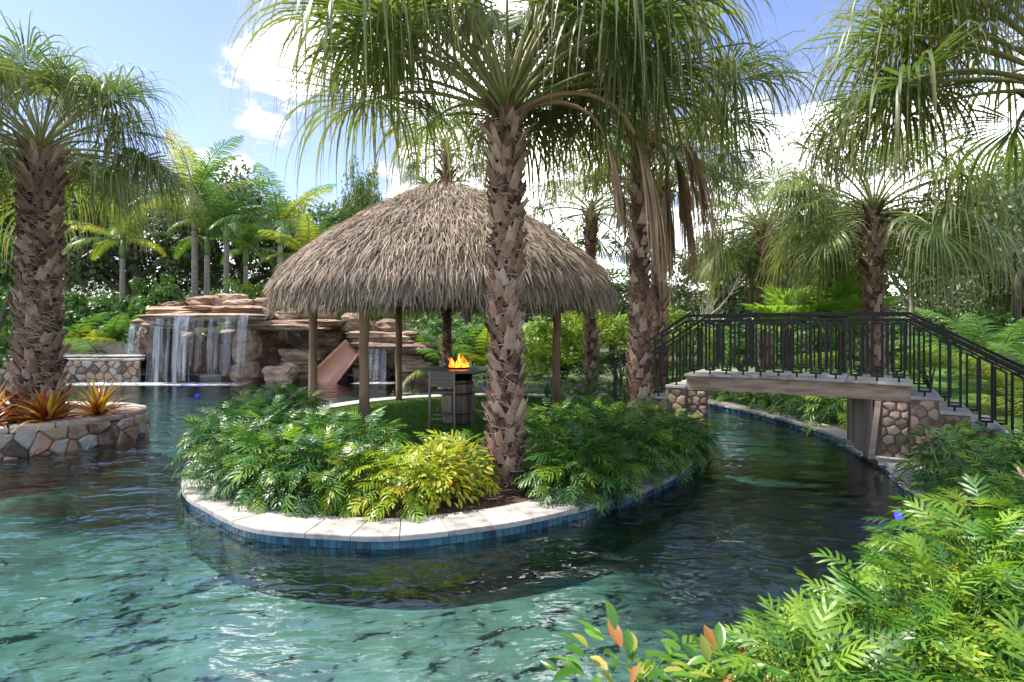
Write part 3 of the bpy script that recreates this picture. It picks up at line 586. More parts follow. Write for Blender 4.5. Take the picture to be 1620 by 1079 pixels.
def fan_palm(name_, x, y, z0, z1, rad, label, nf=38, scale=1.0, lean=(0, 0), seed=1, boots=200, grey=False, bscale=1.0, dead=0, group=None, emin=-14, dead_az=None, frond_az=None, open_front=True, longboots=16, low_boots=0, long_dead=False):
    r = random.Random(seed); root = empty(name_, (x, y, z0), label=label, cat='palm tree', group=group); H = z1 - z0
    tr = MB(); K = 14; pts = []; rr = []
    for i in range(K + 1):
        t = i / K; pts.append((lean[0] * t ** 1.5, lean[1] * t ** 1.5, H * t - .05)); rr.append(rad * (.74 + .30 * (1 - t) ** 6 - .10 * t) * r.uniform(.97, 1.03))
    tr.tube(pts, rr, 14); tro = tr.build('trunk', 'core', root, True)
    g_ = np.random.default_rng(seed); nfb = int(800 * H / 4.4); V = []; Q = []
    for k in range(nfb):
        t = g_.random(); ph = g_.uniform(0, 6.28); rk = rad * (.80 + .30 * (1 - t) ** 6 - .10 * t) + .015; z = H * t; L = g_.uniform(.3, 1.3); up_ = g_.normal(0, .07); w = g_.uniform(.002, .006); c0 = len(V); out = g_.uniform(.01, .07)
        for i in range(5):
            a = ph + L * i / 4; rr_ = rk + out * math.sin(math.pi * i / 4) + (.05 * (i / 4) ** 2 if k % 3 == 0 else 0); zz = z + up_ * i / 2 - .02 * i * i / 4
            for dz in (-w, w): V.append((rr_ * math.cos(a) + lean[0] * t ** 1.5, rr_ * math.sin(a) + lean[1] * t ** 1.5, zz + dz))
        for i in range(4): q0 = c0 + 2 * i; Q.append((q0, q0 + 2, q0 + 3, q0 + 1))
    put('fibre', mesh_np('fibre', V, Q), 'fibre', tro, kind='stuff')
    ax = lambda t: Vector((lean[0] * t ** 1.5, lean[1] * t ** 1.5, H * t))
    for k in range(boots):
        t = (k + .5) / boots; ph = k * 2.39996 + r.uniform(-.12, .12); c = ax(t); tilt = r.uniform(-.04, .32) + .25 * t ** 3
        rk = rad * (.76 + .30 * (1 - t) ** 6 - .10 * t); s = bscale * r.uniform(.68, 1.2)
        mt = Matrix.Translation(c - Vector((0, 0, .10))) @ Matrix.Rotation(ph, 4, 'Z') @ Matrix.Translation((rk - .01, 0, 0)) @ Matrix.Rotation(tilt, 4, 'Y') @ Matrix.Rotation(r.uniform(-.3, .3), 4, 'X') @ Matrix.Diagonal((s, s, s * r.uniform(.85, 1.2), 1))
        put('leaf_base', r.choice(BOOTG if grey else BOOT), None, tro, mtx=mt)
    for k in range(longboots):
        t = 1 - .14 * (1 - k / max(1, longboots)) ; ph = k * 2.39996; c = ax(t)
        mt = Matrix.Translation(c - Vector((0, 0, .12))) @ Matrix.Rotation(ph, 4, 'Z') @ Matrix.Translation((rad * .55, 0, 0)) @ Matrix.Rotation(r.uniform(.15, .42), 4, 'Y') @ Matrix.Diagonal((bscale, bscale, r.uniform(.8, 1.15) * bscale, 1))
        put('leaf_base', r.choice(BOOTL), None, tro, mtx=mt)
    for k in range(low_boots):
        c = ax(.05 + .011 * k); mt = Matrix.Translation(c) @ Matrix.Rotation(math.pi * .62 + k * 2.4 * .62, 4, 'Z') @ Matrix.Translation((rad * .8, 0, 0)) @ Matrix.Rotation(r.uniform(.4, .9), 4, 'Y') @ Matrix.Diagonal((1.1, 1.1, .55, 1))
        put('leaf_base', r.choice(BOOTL), None, tro, mtx=mt)
    top = ax(1.0); el = [e for e in ELEV if e >= emin]
    for k in range(nf):
        t = (k + .5) / nf; want = 84 - (84 - emin) * t ** .85; e = min(el, key=lambda q: abs(q - want - r.uniform(-5, 5)))
        ph = k * 2.39996 + r.uniform(-.25, .25)
        if frond_az: ph = frond_az(k, ph, r)
        toward = math.atan2(-y, -x); dd = (ph - toward + math.pi) % (2 * math.pi) - math.pi
        if open_front and e < 70 and abs(dd) < R(38): continue
        bl, pm = r.choice(FR[e]); s = scale * r.uniform(.88, 1.1) * (.82 if e > 70 else 1)
        mt = Matrix.Translation(top + Vector((0, 0, .10 - .22 * t))) @ Matrix.Rotation(ph, 4, 'Z') @ Matrix.Rotation(R(want - e) * -.6, 4, 'Y') @ Matrix.Diagonal((s, s * r.choice((-1, 1)), s, 1))
        fo = put('frond', bl, None, root, mtx=mt); put('petiole', pm, None, fo)
    for k in range(dead):
        bl, pm = FRDL[k % 2] if long_dead else r.choice(FRD); s = scale * r.uniform(.85, 1.15); ph = dead_az(r) if dead_az else k * 2.4
        mt = Matrix.Translation(top + Vector((0, 0, -.1))) @ Matrix.Rotation(ph, 4, 'Z') @ Matrix.Diagonal((s, s, s, 1))
        fo = put('dead_frond', bl, None, root, mtx=mt); put('petiole', pm, None, fo)
    return root
fan_palm('fan_palm', -.07, 6.5, .12, 4.45, .205, 'tall shaggy-trunked fan palm in bare mulch before the thatched hut', nf=56, scale=1.35, seed=3, boots=285, bscale=.86, lean=(.0, .05), emin=30, dead=2, long_dead=True, dead_az=lambda r: r.uniform(-.22, .02), longboots=26)
fan_palm('fan_palm', -7.75, 9.3, .40, 4.85, .345, 'thick rough-trunked fan palm growing in the stone planter', nf=60, scale=1.08, seed=8, boots=298, grey=True, bscale=1.02, emin=5, lean=(.05, 0))
fan_palm('fan_palm', 1.98, 8.8, .12, 4.95, .165, 'fan palm draped in dead brown fronds beside bridge steps', nf=27, scale=1.2, seed=5, boots=200, bscale=.85, dead=8, dead_az=lambda r: r.uniform(-1.1, .35), emin=22)
fan_palm('fan_palm', 3.05, 11.8, .12, 4.9, .175, 'second fan palm trunk just behind the dead-frond palm', nf=28, scale=1.1, seed=6, boots=150, emin=22, dead=3)
fan_palm('fan_palm', 2.12, 15.3, .12, 5.1, .17, 'slim fan palm rising behind the right eave of the hut', nf=30, scale=1.1, seed=12, boots=130)
fan_palm('fan_palm', 7.55, 17, .13, 4.9, .20, 'fan palm behind middle of the bridge, slimmer of the two', nf=46, scale=1.25, seed=14, boots=150, dead=3)
fan_palm('fan_palm', 7.95, 12.5, .13, 4.5, .23, 'stout fan palm behind the right end of the bridge', nf=46, scale=1.25, seed=17, boots=200)
fan_palm('fan_palm', -1.75, 15.3, .12, 6.75, .16, 'fan palm whose crown rises behind the thatched roof peak', nf=36, scale=.82, seed=21, boots=60)
fan_palm('fan_palm', 5.75, 5.9, .12, 4.5, .22, 'fan palm off the right edge whose fronds fill the top right', nf=52, scale=1.3, seed=25, boots=150, emin=22)
fan_palm('fan_palm', 3.06, 3.05, .12, 5.6, .19, 'fan palm stem at right edge with peeling leaf bases in foreground shrubs', nf=18, scale=1.1, seed=26, boots=190, bscale=1.0, longboots=18, lean=(1.3, .5), emin=38, open_front=False, low_boots=4)
def young_palm(x, y, h, label, s=1.0, seed=1):
    r = random.Random(seed); root = empty('young_fan_palm', (x, y, .13), label=label, cat='young palm', group='young fan palms beyond the bridge')
    b = MB(); b.tube([(0, 0, 0), (0, 0, h)], [.12, .09], 10); b.build('trunk', 'core', root, True)
    for k in range(22):
        e = (75, 75, 45, 45, 15)[k * 5 // 22]; bl, pm = r.choice(FRY[e]); sc = s * r.uniform(.9, 1.15)
        fo = put('frond', bl, None, root, mtx=Matrix.Translation((0, 0, h)) @ Matrix.Rotation(k * 2.4, 4, 'Z') @ Matrix.Diagonal((sc, sc, sc, 1))); put('petiole', pm, None, fo)
young_palm(7.0, 14.4, 1.75, 'bright green young fan palm, left of the pair behind bridge', 1.0, 2)
young_palm(8.3, 14.3, 1.75, 'bright green young fan palm, right of the pair behind bridge', 1.25, 3)
# ------------------------------------------------------------------ feather palms
def feather(elev, seed, L=2.6, n=46, mat='pinna'):
    r = random.Random(seed); K = n; e = R(elev); p = Vector((0, 0, 0)); V = []; Q = []; T = []; pts = [p.copy()]; bend = R(55 + (60 - elev) * .35 + r.uniform(-10, 10))
    for i in range(K):
        t = (i + 1) / K; ee = e - bend * t ** 1.5; d = Vector((math.cos(ee), 0, math.sin(ee))); p = p + d * (L / K); pts.append(p.copy())
        nr = Vector((-d.z, 0, d.x))
        if t < .12: continue
        ll = .62 * math.sin(math.pi * min(1, t * .86 + .12)) ** .6 * (L / 2.6) * r.uniform(.85, 1.1)
        for sd in (-1, 1):
            dr = (Vector((0, sd, 0)) * 1.0 + d * (.55 + .5 * t) + nr * r.uniform(.0, .45)).normalized(); q = p.copy(); c0 = len(V); w0 = .022 * (L / 2.6)
            sdv = d
            for k, (tt, w) in enumerate(((0, .5), (.35, 1), (.7, .75), (1, .08))):
                if k: dr = (dr + Vector((0, 0, -.30))).normalized(); q = q + dr * (ll * .34)
                V.append(q - sdv * w0 * w); V.append(q + sdv * w0 * w)
            for k in range(3): Q.append((c0 + 2 * k, c0 + 2 * k + 2, c0 + 2 * k + 3, c0 + 2 * k + 1))
    b = MB(); b.tube(pts[::4], [.028 * (1 - .85 * i / len(pts[::4])) for i in range(len(pts[::4]))], 4)
    o = len(V); V += [Vector(q) for q in b.v]; quads = Q + [tuple(i + o for i in q) for q in b.f if len(q) == 4]
    m = mesh_np('frond', [tuple(q) for q in V], quads, None, True); m.materials.append(M[mat]); return m
FE = {(e, c): [feather(e, 500 + i + e, mat=c) for i in range(2)] for e in (72, 45, 18) for c in ('pinna', 'pinna_yellow')}
def feather_palm(x, y, ztop, label, rad=.12, s=1.0, n=14, yellow=.2, seed=1, name_='royal_palm', group=None, z0=.13, shaft=True):
    r = random.Random(seed); root = empty(name_, (x, y, z0), label=label, cat='palm tree', group=group); H = ztop - z0
    b = MB(); b.tube([(0, 0, 0), (0, 0, H * .3), (0, 0, H * .8), (0, 0, H - .8 * shaft)], [rad * 1.25, rad, rad * .85, rad * .8], 10); b.build('trunk', 'trunk_ring', root, True)
    if shaft: b = MB(); b.tube([(0, 0, H - .85), (0, 0, H - .5), (0, 0, H)], [rad * .9, rad * 1.05, rad * .6], 10); b.build('crownshaft', 'shaft', root, True)
    for k in range(n):
        t = (k + .5) / n; e = (72, 45, 18)[min(2, int(t * 3))]; c = 'pinna_yellow' if r.random() < yellow else 'pinna'; sc = s * r.uniform(.85, 1.1)
        put('frond', r.choice(FE[(e, c)]), None, root, mtx=Matrix.Translation((0, 0, H - .05)) @ Matrix.Rotation(k * 2.4 + r.uniform(-.2, .2), 4, 'Z') @ Matrix.Rotation(r.uniform(-.2, .2), 4, 'Y') @ Matrix.Diagonal((sc, sc, sc, 1)))
feather_palm(-17.8, 26, 6.0, 'slim feather palm with yellowish crown left of the grotto', .13, .95, 13, .6, 1)
feather_palm(-14.5, 26, 7.9, 'tallest feather palm above the waterfall, twin of close trunk', .15, 1.35, 14, .15, 2)
feather_palm(-14.1, 26.3, 6.2, 'shorter feather palm close beside the tallest one', .14, 1.05, 12, .4, 9)
feather_palm(-12.55, 25, 6.6, 'feather palm with dense dark crown right above grotto boulders', .13, .95, 15, .1, 3)
feather_palm(-13.1, 28, 5.9, 'thin feather palm standing between two larger ones', .12, .9, 12, .2, 4)
feather_palm(-10.6, 26, 6.6, 'feather palm with long upright green fronds left of hut', .13, 1.25, 11, .1, 5)
feather_palm(-8.7, 24.5, 5.0, 'feather palm with drooping yellow fronds near roof slope', .13, 1.0, 13, .75, 6)
def cycad(x, y, s, label, n=13, seed=1, yellow=.2, group=None, h=.3, z0=.13, name_='cycad_shrub'):
    r = random.Random(seed); root = empty(name_, (x, y, z0), label=label, cat='shrub', group=group)
    b = MB(); b.tube([(0, 0, 0), (0, 0, h)], [.1 * s + .03, .08 * s], 8); b.build('stem', 'core', root, True)
    for k in range(n):
        e = (72, 72, 45, 45, 18)[int(k * 5 / n)]; c = 'pinna_yellow' if r.random() < yellow else 'pinna'; sc = s * r.uniform(.8, 1.15)
        put('frond', r.choice(FE[(e, c)]), None, root, mtx=Matrix.Translation((0, 0, h)) @ Matrix.Rotation(k * 2.4 + r.uniform(-.3, .3), 4, 'Z') @ Matrix.Diagonal((sc, sc, sc, 1)))
# ------------------------------------------------------------------ broadleaf trees and shrubs
def crown_mesh(seed, rx, rz, nl, leaf, nclump, mat, hollow=.5):
    g = np.random.default_rng(seed); c = g.normal(size=(nclump, 3)); c /= np.linalg.norm(c, axis=1)[:, None]; c *= g.uniform(hollow, 1, (nclump, 1)) ** .6
    c[:, 2] = np.where(c[:, 2] < -.45, -c[:, 2] * .6, c[:, 2]); cr = g.uniform(.16, .34, nclump); cs = c * [rx, rx, rz]
    k = g.integers(0, nclump, nl); d = g.normal(size=(nl, 3)); d /= np.linalg.norm(d, axis=1)[:, None]; rr = g.random((nl, 1)) ** .45
    P = cs[k] + d * rr * (cr[k][:, None] * [[rx, rx, rz * .8]])
    nn = d * .8 + g.normal(0, .6, (nl, 3)) + [0, 0, .5]; nn /= np.linalg.norm(nn, axis=1)[:, None]
    a = np.cross(nn, g.normal(size=(nl, 3))); a /= np.linalg.norm(a, axis=1)[:, None] + 1e-9; b = np.cross(nn, a); L = leaf * g.uniform(.6, 1.25, (nl, 1))
    V = np.stack([P - a * L, P + b * L * .42 - a * L * .1, P + a * L, P - b * L * .42 - a * L * .1], 1)
    m = mesh_np('crown', V, quads=np.arange(nl * 4).reshape(-1, 4)); m.materials.append(M[mat]); return m, cs
def tree_parts(seed, rx, rz, nl, leaf, ncl, mat):
    cm, cs = crown_mesh(seed, rx, rz, nl, leaf, ncl, mat); r = random.Random(seed); b = MB(); H = rz * 1.25
    b.tube([(0, 0, -H * 1.15), (rx * .04, 0, -H * .5), (0, rx * .03, -H * .05), (0, 0, rz * .4)], [rx * .075, rx * .055, rx * .045, rx * .02], 8)
    for k in range(16):
        c = cs[r.randrange(len(cs))]; s = Vector((0, 0, r.uniform(-H * .6, 0))); e = Vector(c); m_ = s.lerp(e, .5) + Vector((r.uniform(-.1, .1) * rx, r.uniform(-.1, .1) * rx, .08 * rz)); b.tube([s, m_, e], [rx * .03, rx * .018, rx * .006], 5)
    tm = mesh('trunk', b.v, b.f, True); return cm, tm, H
TREES = {'oak': [tree_parts(40 + i, 4.2, 3.2, 15000, .14, 95, 'oak') for i in range(3)], 'tree': [tree_parts(50 + i, 3.6, 3.0, 13000, .13, 80, 'tree') for i in range(2)], 'greytree': [tree_parts(60, 2.6, 3.0, 5000, .10, 90, 'greytree')]}
for k_, lst in TREES.items():
    for c_, t_, h_ in lst: t_.materials.append(M['bark_pale' if k_ == 'greytree' else 'bark'])
def tree(x, y, h, w, kind, label, seed=0, name_='oak_tree', group=None):
    r = random.Random(seed * 13 + 5); cm, tm, H = TREES[kind][seed % len(TREES[kind])]; rx = {'oak': 4.2, 'tree': 3.6, 'greytree': 2.6}[kind]; rz = H / 1.25
    sx = w / rx; sz = h / (rz * 1.05 + H * 1.12)
    root = empty(name_, (x, y, .1), r.uniform(0, 6.28), label=label, cat='tree', group=group); root.scale = (1, 1, 1)
    mt = Matrix.Translation((0, 0, H * 1.12 * sz)) @ Matrix.Diagonal((sx, sx, sz, 1))
    put('crown', cm, None, root, mtx=mt, kind='stuff'); put('trunk', tm, None, root, mtx=mt)
TL = [(-33, 30, 10, 5.5, 'oak', 'far left oak partly hidden behind the planter palm'), (-27.5, 34, 10.6, 5.2, 'oak', 'spreading oak left of the yellowish feather palm'), (-22, 33, 9.6, 4.8, 'oak', 'dark oak directly behind the yellowish feather palm'), (-17, 36, 9.6, 5, 'oak', 'oak behind the gap between feather palms left of grotto'),
      (-12, 37, 8.6, 4.6, 'tree', 'bushy green tree behind the grotto feather palms'), (-7.6, 39, 7.0, 4, 'oak', 'low oak left of the slim tree beyond the roof'), (-9.3, 36, 10.4, 1.7, 'tree', 'slim tree top showing just left of the thatched roof'), (-3, 40, 7.5, 4.5, 'tree', 'green tree hidden low behind the hut posts'),
      (3, 38, 4.6, 3.8, 'oak', 'low tree beyond hut seen between palm trunks'), (7.5, 42, 5.2, 4.5, 'tree', 'low green tree in the bright gap right of the hut'), (11.2, 29, 5.6, 3.2, 'oak', 'rounded dark tree behind left half of the bridge'), (15.5, 31, 7.6, 4.0, 'oak', 'large dark tree behind the stout palm'), (19.5, 34, 8.2, 4.2, 'tree', 'tree rising behind the grey sparse tree'),
      (18.2, 26, 6.6, 2.2, 'greytree', 'sparse greyish tree with pale trunks right of stout palm'), (21.5, 25, 6.4, 3.0, 'oak', 'dark leafy tree above the bridge stair rail'), (24.5, 26, 8.8, 3.4, 'tree', 'tall tree at right edge of the view'), (28.5, 30, 9.8, 4.4, 'oak', 'big oak beyond the right edge trees'), (18.3, 20.5, 6.4, 3.2, 'oak', 'low dark tree near right edge behind ferns'),
      (-40, 40, 12, 6, 'tree', 'outermost tree on the left horizon'), (36, 40, 11, 6, 'tree', 'outermost tree on the right horizon')]
for i, (x, y, h, w, k, lb) in enumerate(TL): tree(x, y, h * 1.22, w, k, lb, i, {'oak': 'oak_tree', 'tree': 'broadleaf_tree', 'greytree': 'sparse_tree'}[k])
def woods():
    g = np.random.default_rng(77); V = []; n = 76; 
    a = np.linspace(-1.25, 1.25, n); cm = TREES['oak'][0][0]; co = np.zeros(len(cm.vertices) * 3, np.float32); cm.vertices.foreach_get('co', co); co = co.reshape(-1, 4, 3)[::4]
    for i, t in enumerate(a):
        d = g.uniform(50, 72); s = g.uniform(1.2, 1.7); z = co.copy().reshape(-1, 3) * [s, s, s * .9]; V.append(z + [math.sin(t) * d, math.cos(t) * d, 2.2])
    V = np.concatenate(V); put('far_woodland', mesh_np('far_woodland', V, quads=np.arange(len(V)).reshape(-1, 4)), 'oak', kind='stuff', label='distant woodland closing the horizon behind the garden', cat='woodland')
woods()
def bare_tree(x, y, h, label):
    r = random.Random(9); b = MB()
    def br(p, d, L, rad, lv):
        pts = [p]; 
        for i in range(4): d = (d + Vector((r.uniform(-.25, .25), r.uniform(-.25, .25), r.uniform(-.05, .2)))).normalized(); pts.append(pts[-1] + d * L / 4)
        b.tube(pts, [rad, rad * .8, rad * .65, rad * .5, rad * .4], 5)
        if lv:
            for k in range(4): br(pts[r.randint(1, 4)], (d + Vector((r.uniform(-1, 1), r.uniform(-1, 1), r.uniform(-.2, .6)))).normalized(), L * .65, rad * .5, lv - 1)
    br(Vector((0, 0, 0)), Vector((.1, 0, 1)), h * .5, .09, 3)
    b.build('bare_tree', 'bark_pale', None, True, loc=(x, y, .1), label=label, cat='tree')
bare_tree(7.0, 24, 4.6, 'leafless branching tree in the gap right of hut')
def foliage(seed, rx, rz, nl, leaf, mat, ncl=40): m_, _ = crown_mesh(seed, rx, rz, nl, leaf, ncl, mat, .3); m_.name = 'foliage'; return m_
SH = {'hedge': [foliage(70 + i, 1.0, 1.0, 5000, .05, 'hedge') for i in range(2)], 'shrub': [foliage(80 + i, 1.0, 1.0, 5000, .06, 'shrub') for i in range(3)]}
def stem_mesh():
    r = random.Random(4); b = MB()
    for k in range(7): a = r.uniform(0, 6.28); b.tube([(0, 0, -1), (.25 * math.cos(a), .25 * math.sin(a), -.2), (.6 * math.cos(a), .6 * math.sin(a), .5)], [.03, .02, .006], 5)
    return mesh('stem', b.v, b.f, True)
STEM = stem_mesh(); STEM.materials.append(M['bark'])
def shrub(x, y, h, w, kind, label, seed=0, group=None, name_='leafy_shrub'):
    r = random.Random(seed + 3); root = empty(name_, (x, y, .13), r.uniform(0, 6.28), label=label, cat='shrub', group=group)
    mt = Matrix.Translation((0, 0, h * .5)) @ Matrix.Diagonal((w, w, h * .5, 1)); put('foliage', SH[kind][seed % len(SH[kind])], None, root, mtx=mt, kind='stuff'); put('stem', STEM, None, root, mtx=mt)
SL = [(3.4, 17.9, 1.3, 1.1, 'shrub', 'low dark shrub at the bank behind slim palm'), (1.8, 19.2, 1.5, 1.2, 'shrub', 'low dark shrub at the bank behind right hut post'), (-.4, 20.4, 1.3, 1.1, 'shrub', 'low dark shrub at the bank behind the centre palm'), (5.2, 16.9, 1.0, 1.0, 'hedge', 'low lime shrub at the bank left of bridge railing'), (.9, 17.9, 2.2, 1.3, 'hedge', 'lime hedge shrub seen between right hut post and palm trunk'), (2.6, 18.2, 2.9, 1.5, 'hedge', 'tall lime shrub right of the hut behind slim palm'), (4.3, 17.6, 2.5, 1.3, 'hedge', 'lime shrub behind the left bridge steps'), (5.6, 18.6, 2.4, 1.4, 'hedge', 'lime shrub behind left end of bridge railing'), (-1.6, 21.5, 2.2, 1.4, 'shrub', 'dark shrub behind the fire table flames'), (-3.4, 23.4, 2.6, 1.5, 'shrub', 'dark shrub right of the rock grotto'), (.4, 20.6, 2.3, 1.3, 'shrub', 'green shrub behind the hut right of the fire table'),
      (8.5, 21, 2.0, 1.6, 'shrub', 'dark shrub seen through the left bridge balusters'), (11, 22, 2.3, 1.7, 'shrub', 'dark shrub seen through the middle balusters'), (13.6, 22, 2.4, 1.7, 'shrub', 'dark shrub seen through the right balusters'), (10, 18.5, 1.1, 1.2, 'hedge', 'low lime bush on lawn beyond the bridge'), (12.5, 17, 1.4, 1.2, 'hedge', 'lime bush beyond the bridge stairs'), (16.5, 20.5, 2.6, 1.8, 'shrub', 'dark bush beyond the stair handrail'), (12.2, 11.6, 1.9, 1.2, 'hedge', 'lime bush at right edge below the trees'), (15, 14.5, 2.3, 1.5, 'hedge', 'tall lime bush at right edge behind ferns'),
      (-12.6, 13.5, 4.4, 1.3, 'shrub', 'dark shrub at the left frame edge behind planter palm'), (-22, 26, 4.2, 2.2, 'shrub', 'big dark shrub behind the spa, leftmost'), (-19.5, 25.5, 3.8, 2, 'shrub', 'big dark shrub behind the spa beside slim palm'), (-16.2, 25.3, 3.4, 1.8, 'shrub', 'dark shrub behind left end of grotto'), (-11.6, 24.6, 4.4, 1.8, 'hedge', 'lime shrub above the grotto boulders'), (-9, 25.4, 4.2, 1.8, 'shrub', 'green shrub above the grotto cave'), (-6.5, 25, 3.6, 1.8, 'hedge', 'lime shrub above the slide'), (-15, 24, 4.0, 1.6, 'shrub', 'dark shrub above the waterfall lip'), (-5, 26, 4.2, 2.0, 'shrub', 'tall shrub behind the small waterfall')]
for i, (x, y, h, w, k, lb) in enumerate(SL): shrub(x, y, h, w, k, lb, i)
CY = [(-20.6, 23.8, 1.0, 'feathery palm shrub behind the spa at left', .2), (-18.6, 23.5, 1.1, 'feathery palm shrub behind the middle of the spa', .1), (-16.9, 23.6, 1.0, 'feathery palm shrub behind the spa near slim trunk', .3), (-15.4, 24.2, 1.15, 'feathery palm shrub above the grotto left end', .3), (-12.2, 24.4, 1.3, 'feathery palm shrub above the boulders', .5), (-9.6, 24.2, 1.3, 'feathery palm shrub above the cave', .5), (-3.2, 21.8, .8, 'arching palm shrub right of the small waterfall', .2), (-2.2, 20.6, .85, 'arching palm shrub behind the bar stool', .1), (-.9, 20.2, .85, 'arching palm shrub behind the flames', .4), (.9, 19, .7, 'arching palm shrub behind the centre trunk', .3),
      (13, 13.6, .7, 'feathery fern beyond the bridge stairs', .3), (11, 12.6, .6, 'feathery fern beside the stair handrail', .4), (14.8, 12.4, .75, 'feathery fern at the right frame edge', .3), (14.9, 17.6, 1.1, 'dark arching palm under the right trees', .0), (9.2, 9.8, .6, 'low fern behind the bridge stairs', .5), (10.3, 10.6, .5, 'bright fern behind the lower stair rail', .5)]
for i, (x, y, s, lb, ye) in enumerate(CY): cycad(x, y, s, lb, 14, i, ye, h=.3 if s > .7 else .1)
# ------------------------------------------------------------------ spa and grotto
spa = empty('raised_spa', (-15.2, 20.4, 0), label='raised stone spa spilling over left of the grotto', cat='spa')
SP = np.array([(-5.3, .35), (-3.2, .05), (0, 0), (1.85, .05)]); SPc = catmull([tuple(p) for p in SP], 6, False)
b = MB(); n_ = len(SPc); b.add([(p[0], p[1], z) for z in (-1.2, .86) for p in SPc] + [(p[0], p[1] + .35, z) for z in (.86,) for p in SPc], [(i, i + 1, n_ + i + 1, n_ + i) for i in range(n_ - 1)] + [(n_ + i, n_ + i + 1, 2 * n_ + i + 1, 2 * n_ + i) for i in range(n_ - 1)]); b.build('wall_core', 'mortar', spa)
stone_wall(spa, SPc, -.1, .80, .36, .24, 'stone', 31, .06, .012, side=-1)
ring_caps(spa, SPc, .80, .38, .07, .6, 'capstone', 32, side=-1)
MB().box(-5.2, 1.9, 2.6, 2.9, .9, 1.42).build('back_rim', 'capstone', spa)
b = MB().box(-5.2, 1.9, .3, 2.6, .5, .93); b.build('spa_water', 'water', spa)
def rock(x0, x1, z0, z1, y, dp, kind, seed, parent, wet=False):
    g = np.random.default_rng(seed); n = 7; V = []; idx = {}; F = []
    def vid(p):
        k = tuple(np.round(p, 4))
        if k not in idx: idx[k] = len(V); V.append(np.array(p, float))
        return idx[k]
    lin = np.linspace(-1, 1, n + 1)
    for ax in range(3):
        for s in (-1, 1):
            for i in range(n):
                for j in range(n):
                    q = []
                    for a, b_ in ((i, j), (i + 1, j), (i + 1, j + 1), (i, j + 1)):
                        p = [0, 0, 0]; p[ax] = s; p[(ax + 1) % 3] = lin[a]; p[(ax + 2) % 3] = lin[b_]; q.append(vid(p))
                    F.append(q if s > 0 else q[::-1])
    V = np.array(V); ex = 5 if kind == 's' else 3.6; rr = (np.abs(V) ** ex).sum(1) ** (1 / ex); V = V / rr[:, None]
    ph = g.uniform(0, 6.28, (6, 3)); fr = g.uniform(1.2, 3.2, (6, 3)); am = .10 if kind == 's' else .13; d = np.zeros(len(V))
    for k in range(6): d += np.sin(V @ fr[k] + ph[k, 0]) * am / (1 + k * .35)
    V = V * (1 + d[:, None] * .7); V += g.normal(0, .03 if kind == 's' else .038, V.shape)
    st_ = np.sin(V[:, 2] * 9 + g.uniform(0, 6)) * .045; V[:, :2] *= (1 + st_)[:, None]
    hx, hy, hz = (x1 - x0) / 2, dp / 2, (z1 - z0) / 2
    V = V * [hx, hy, hz]; c = (x0 + hx, y + hy, z0 + hz)
    put('rock', mesh('rock', V, F), 'rock_wet' if wet else 'rock', parent, loc=c)
gr = empty('rock_grotto', (0, 0, 0), label='stacked boulder grotto with overhanging ledges and waterfalls', cat='grotto')
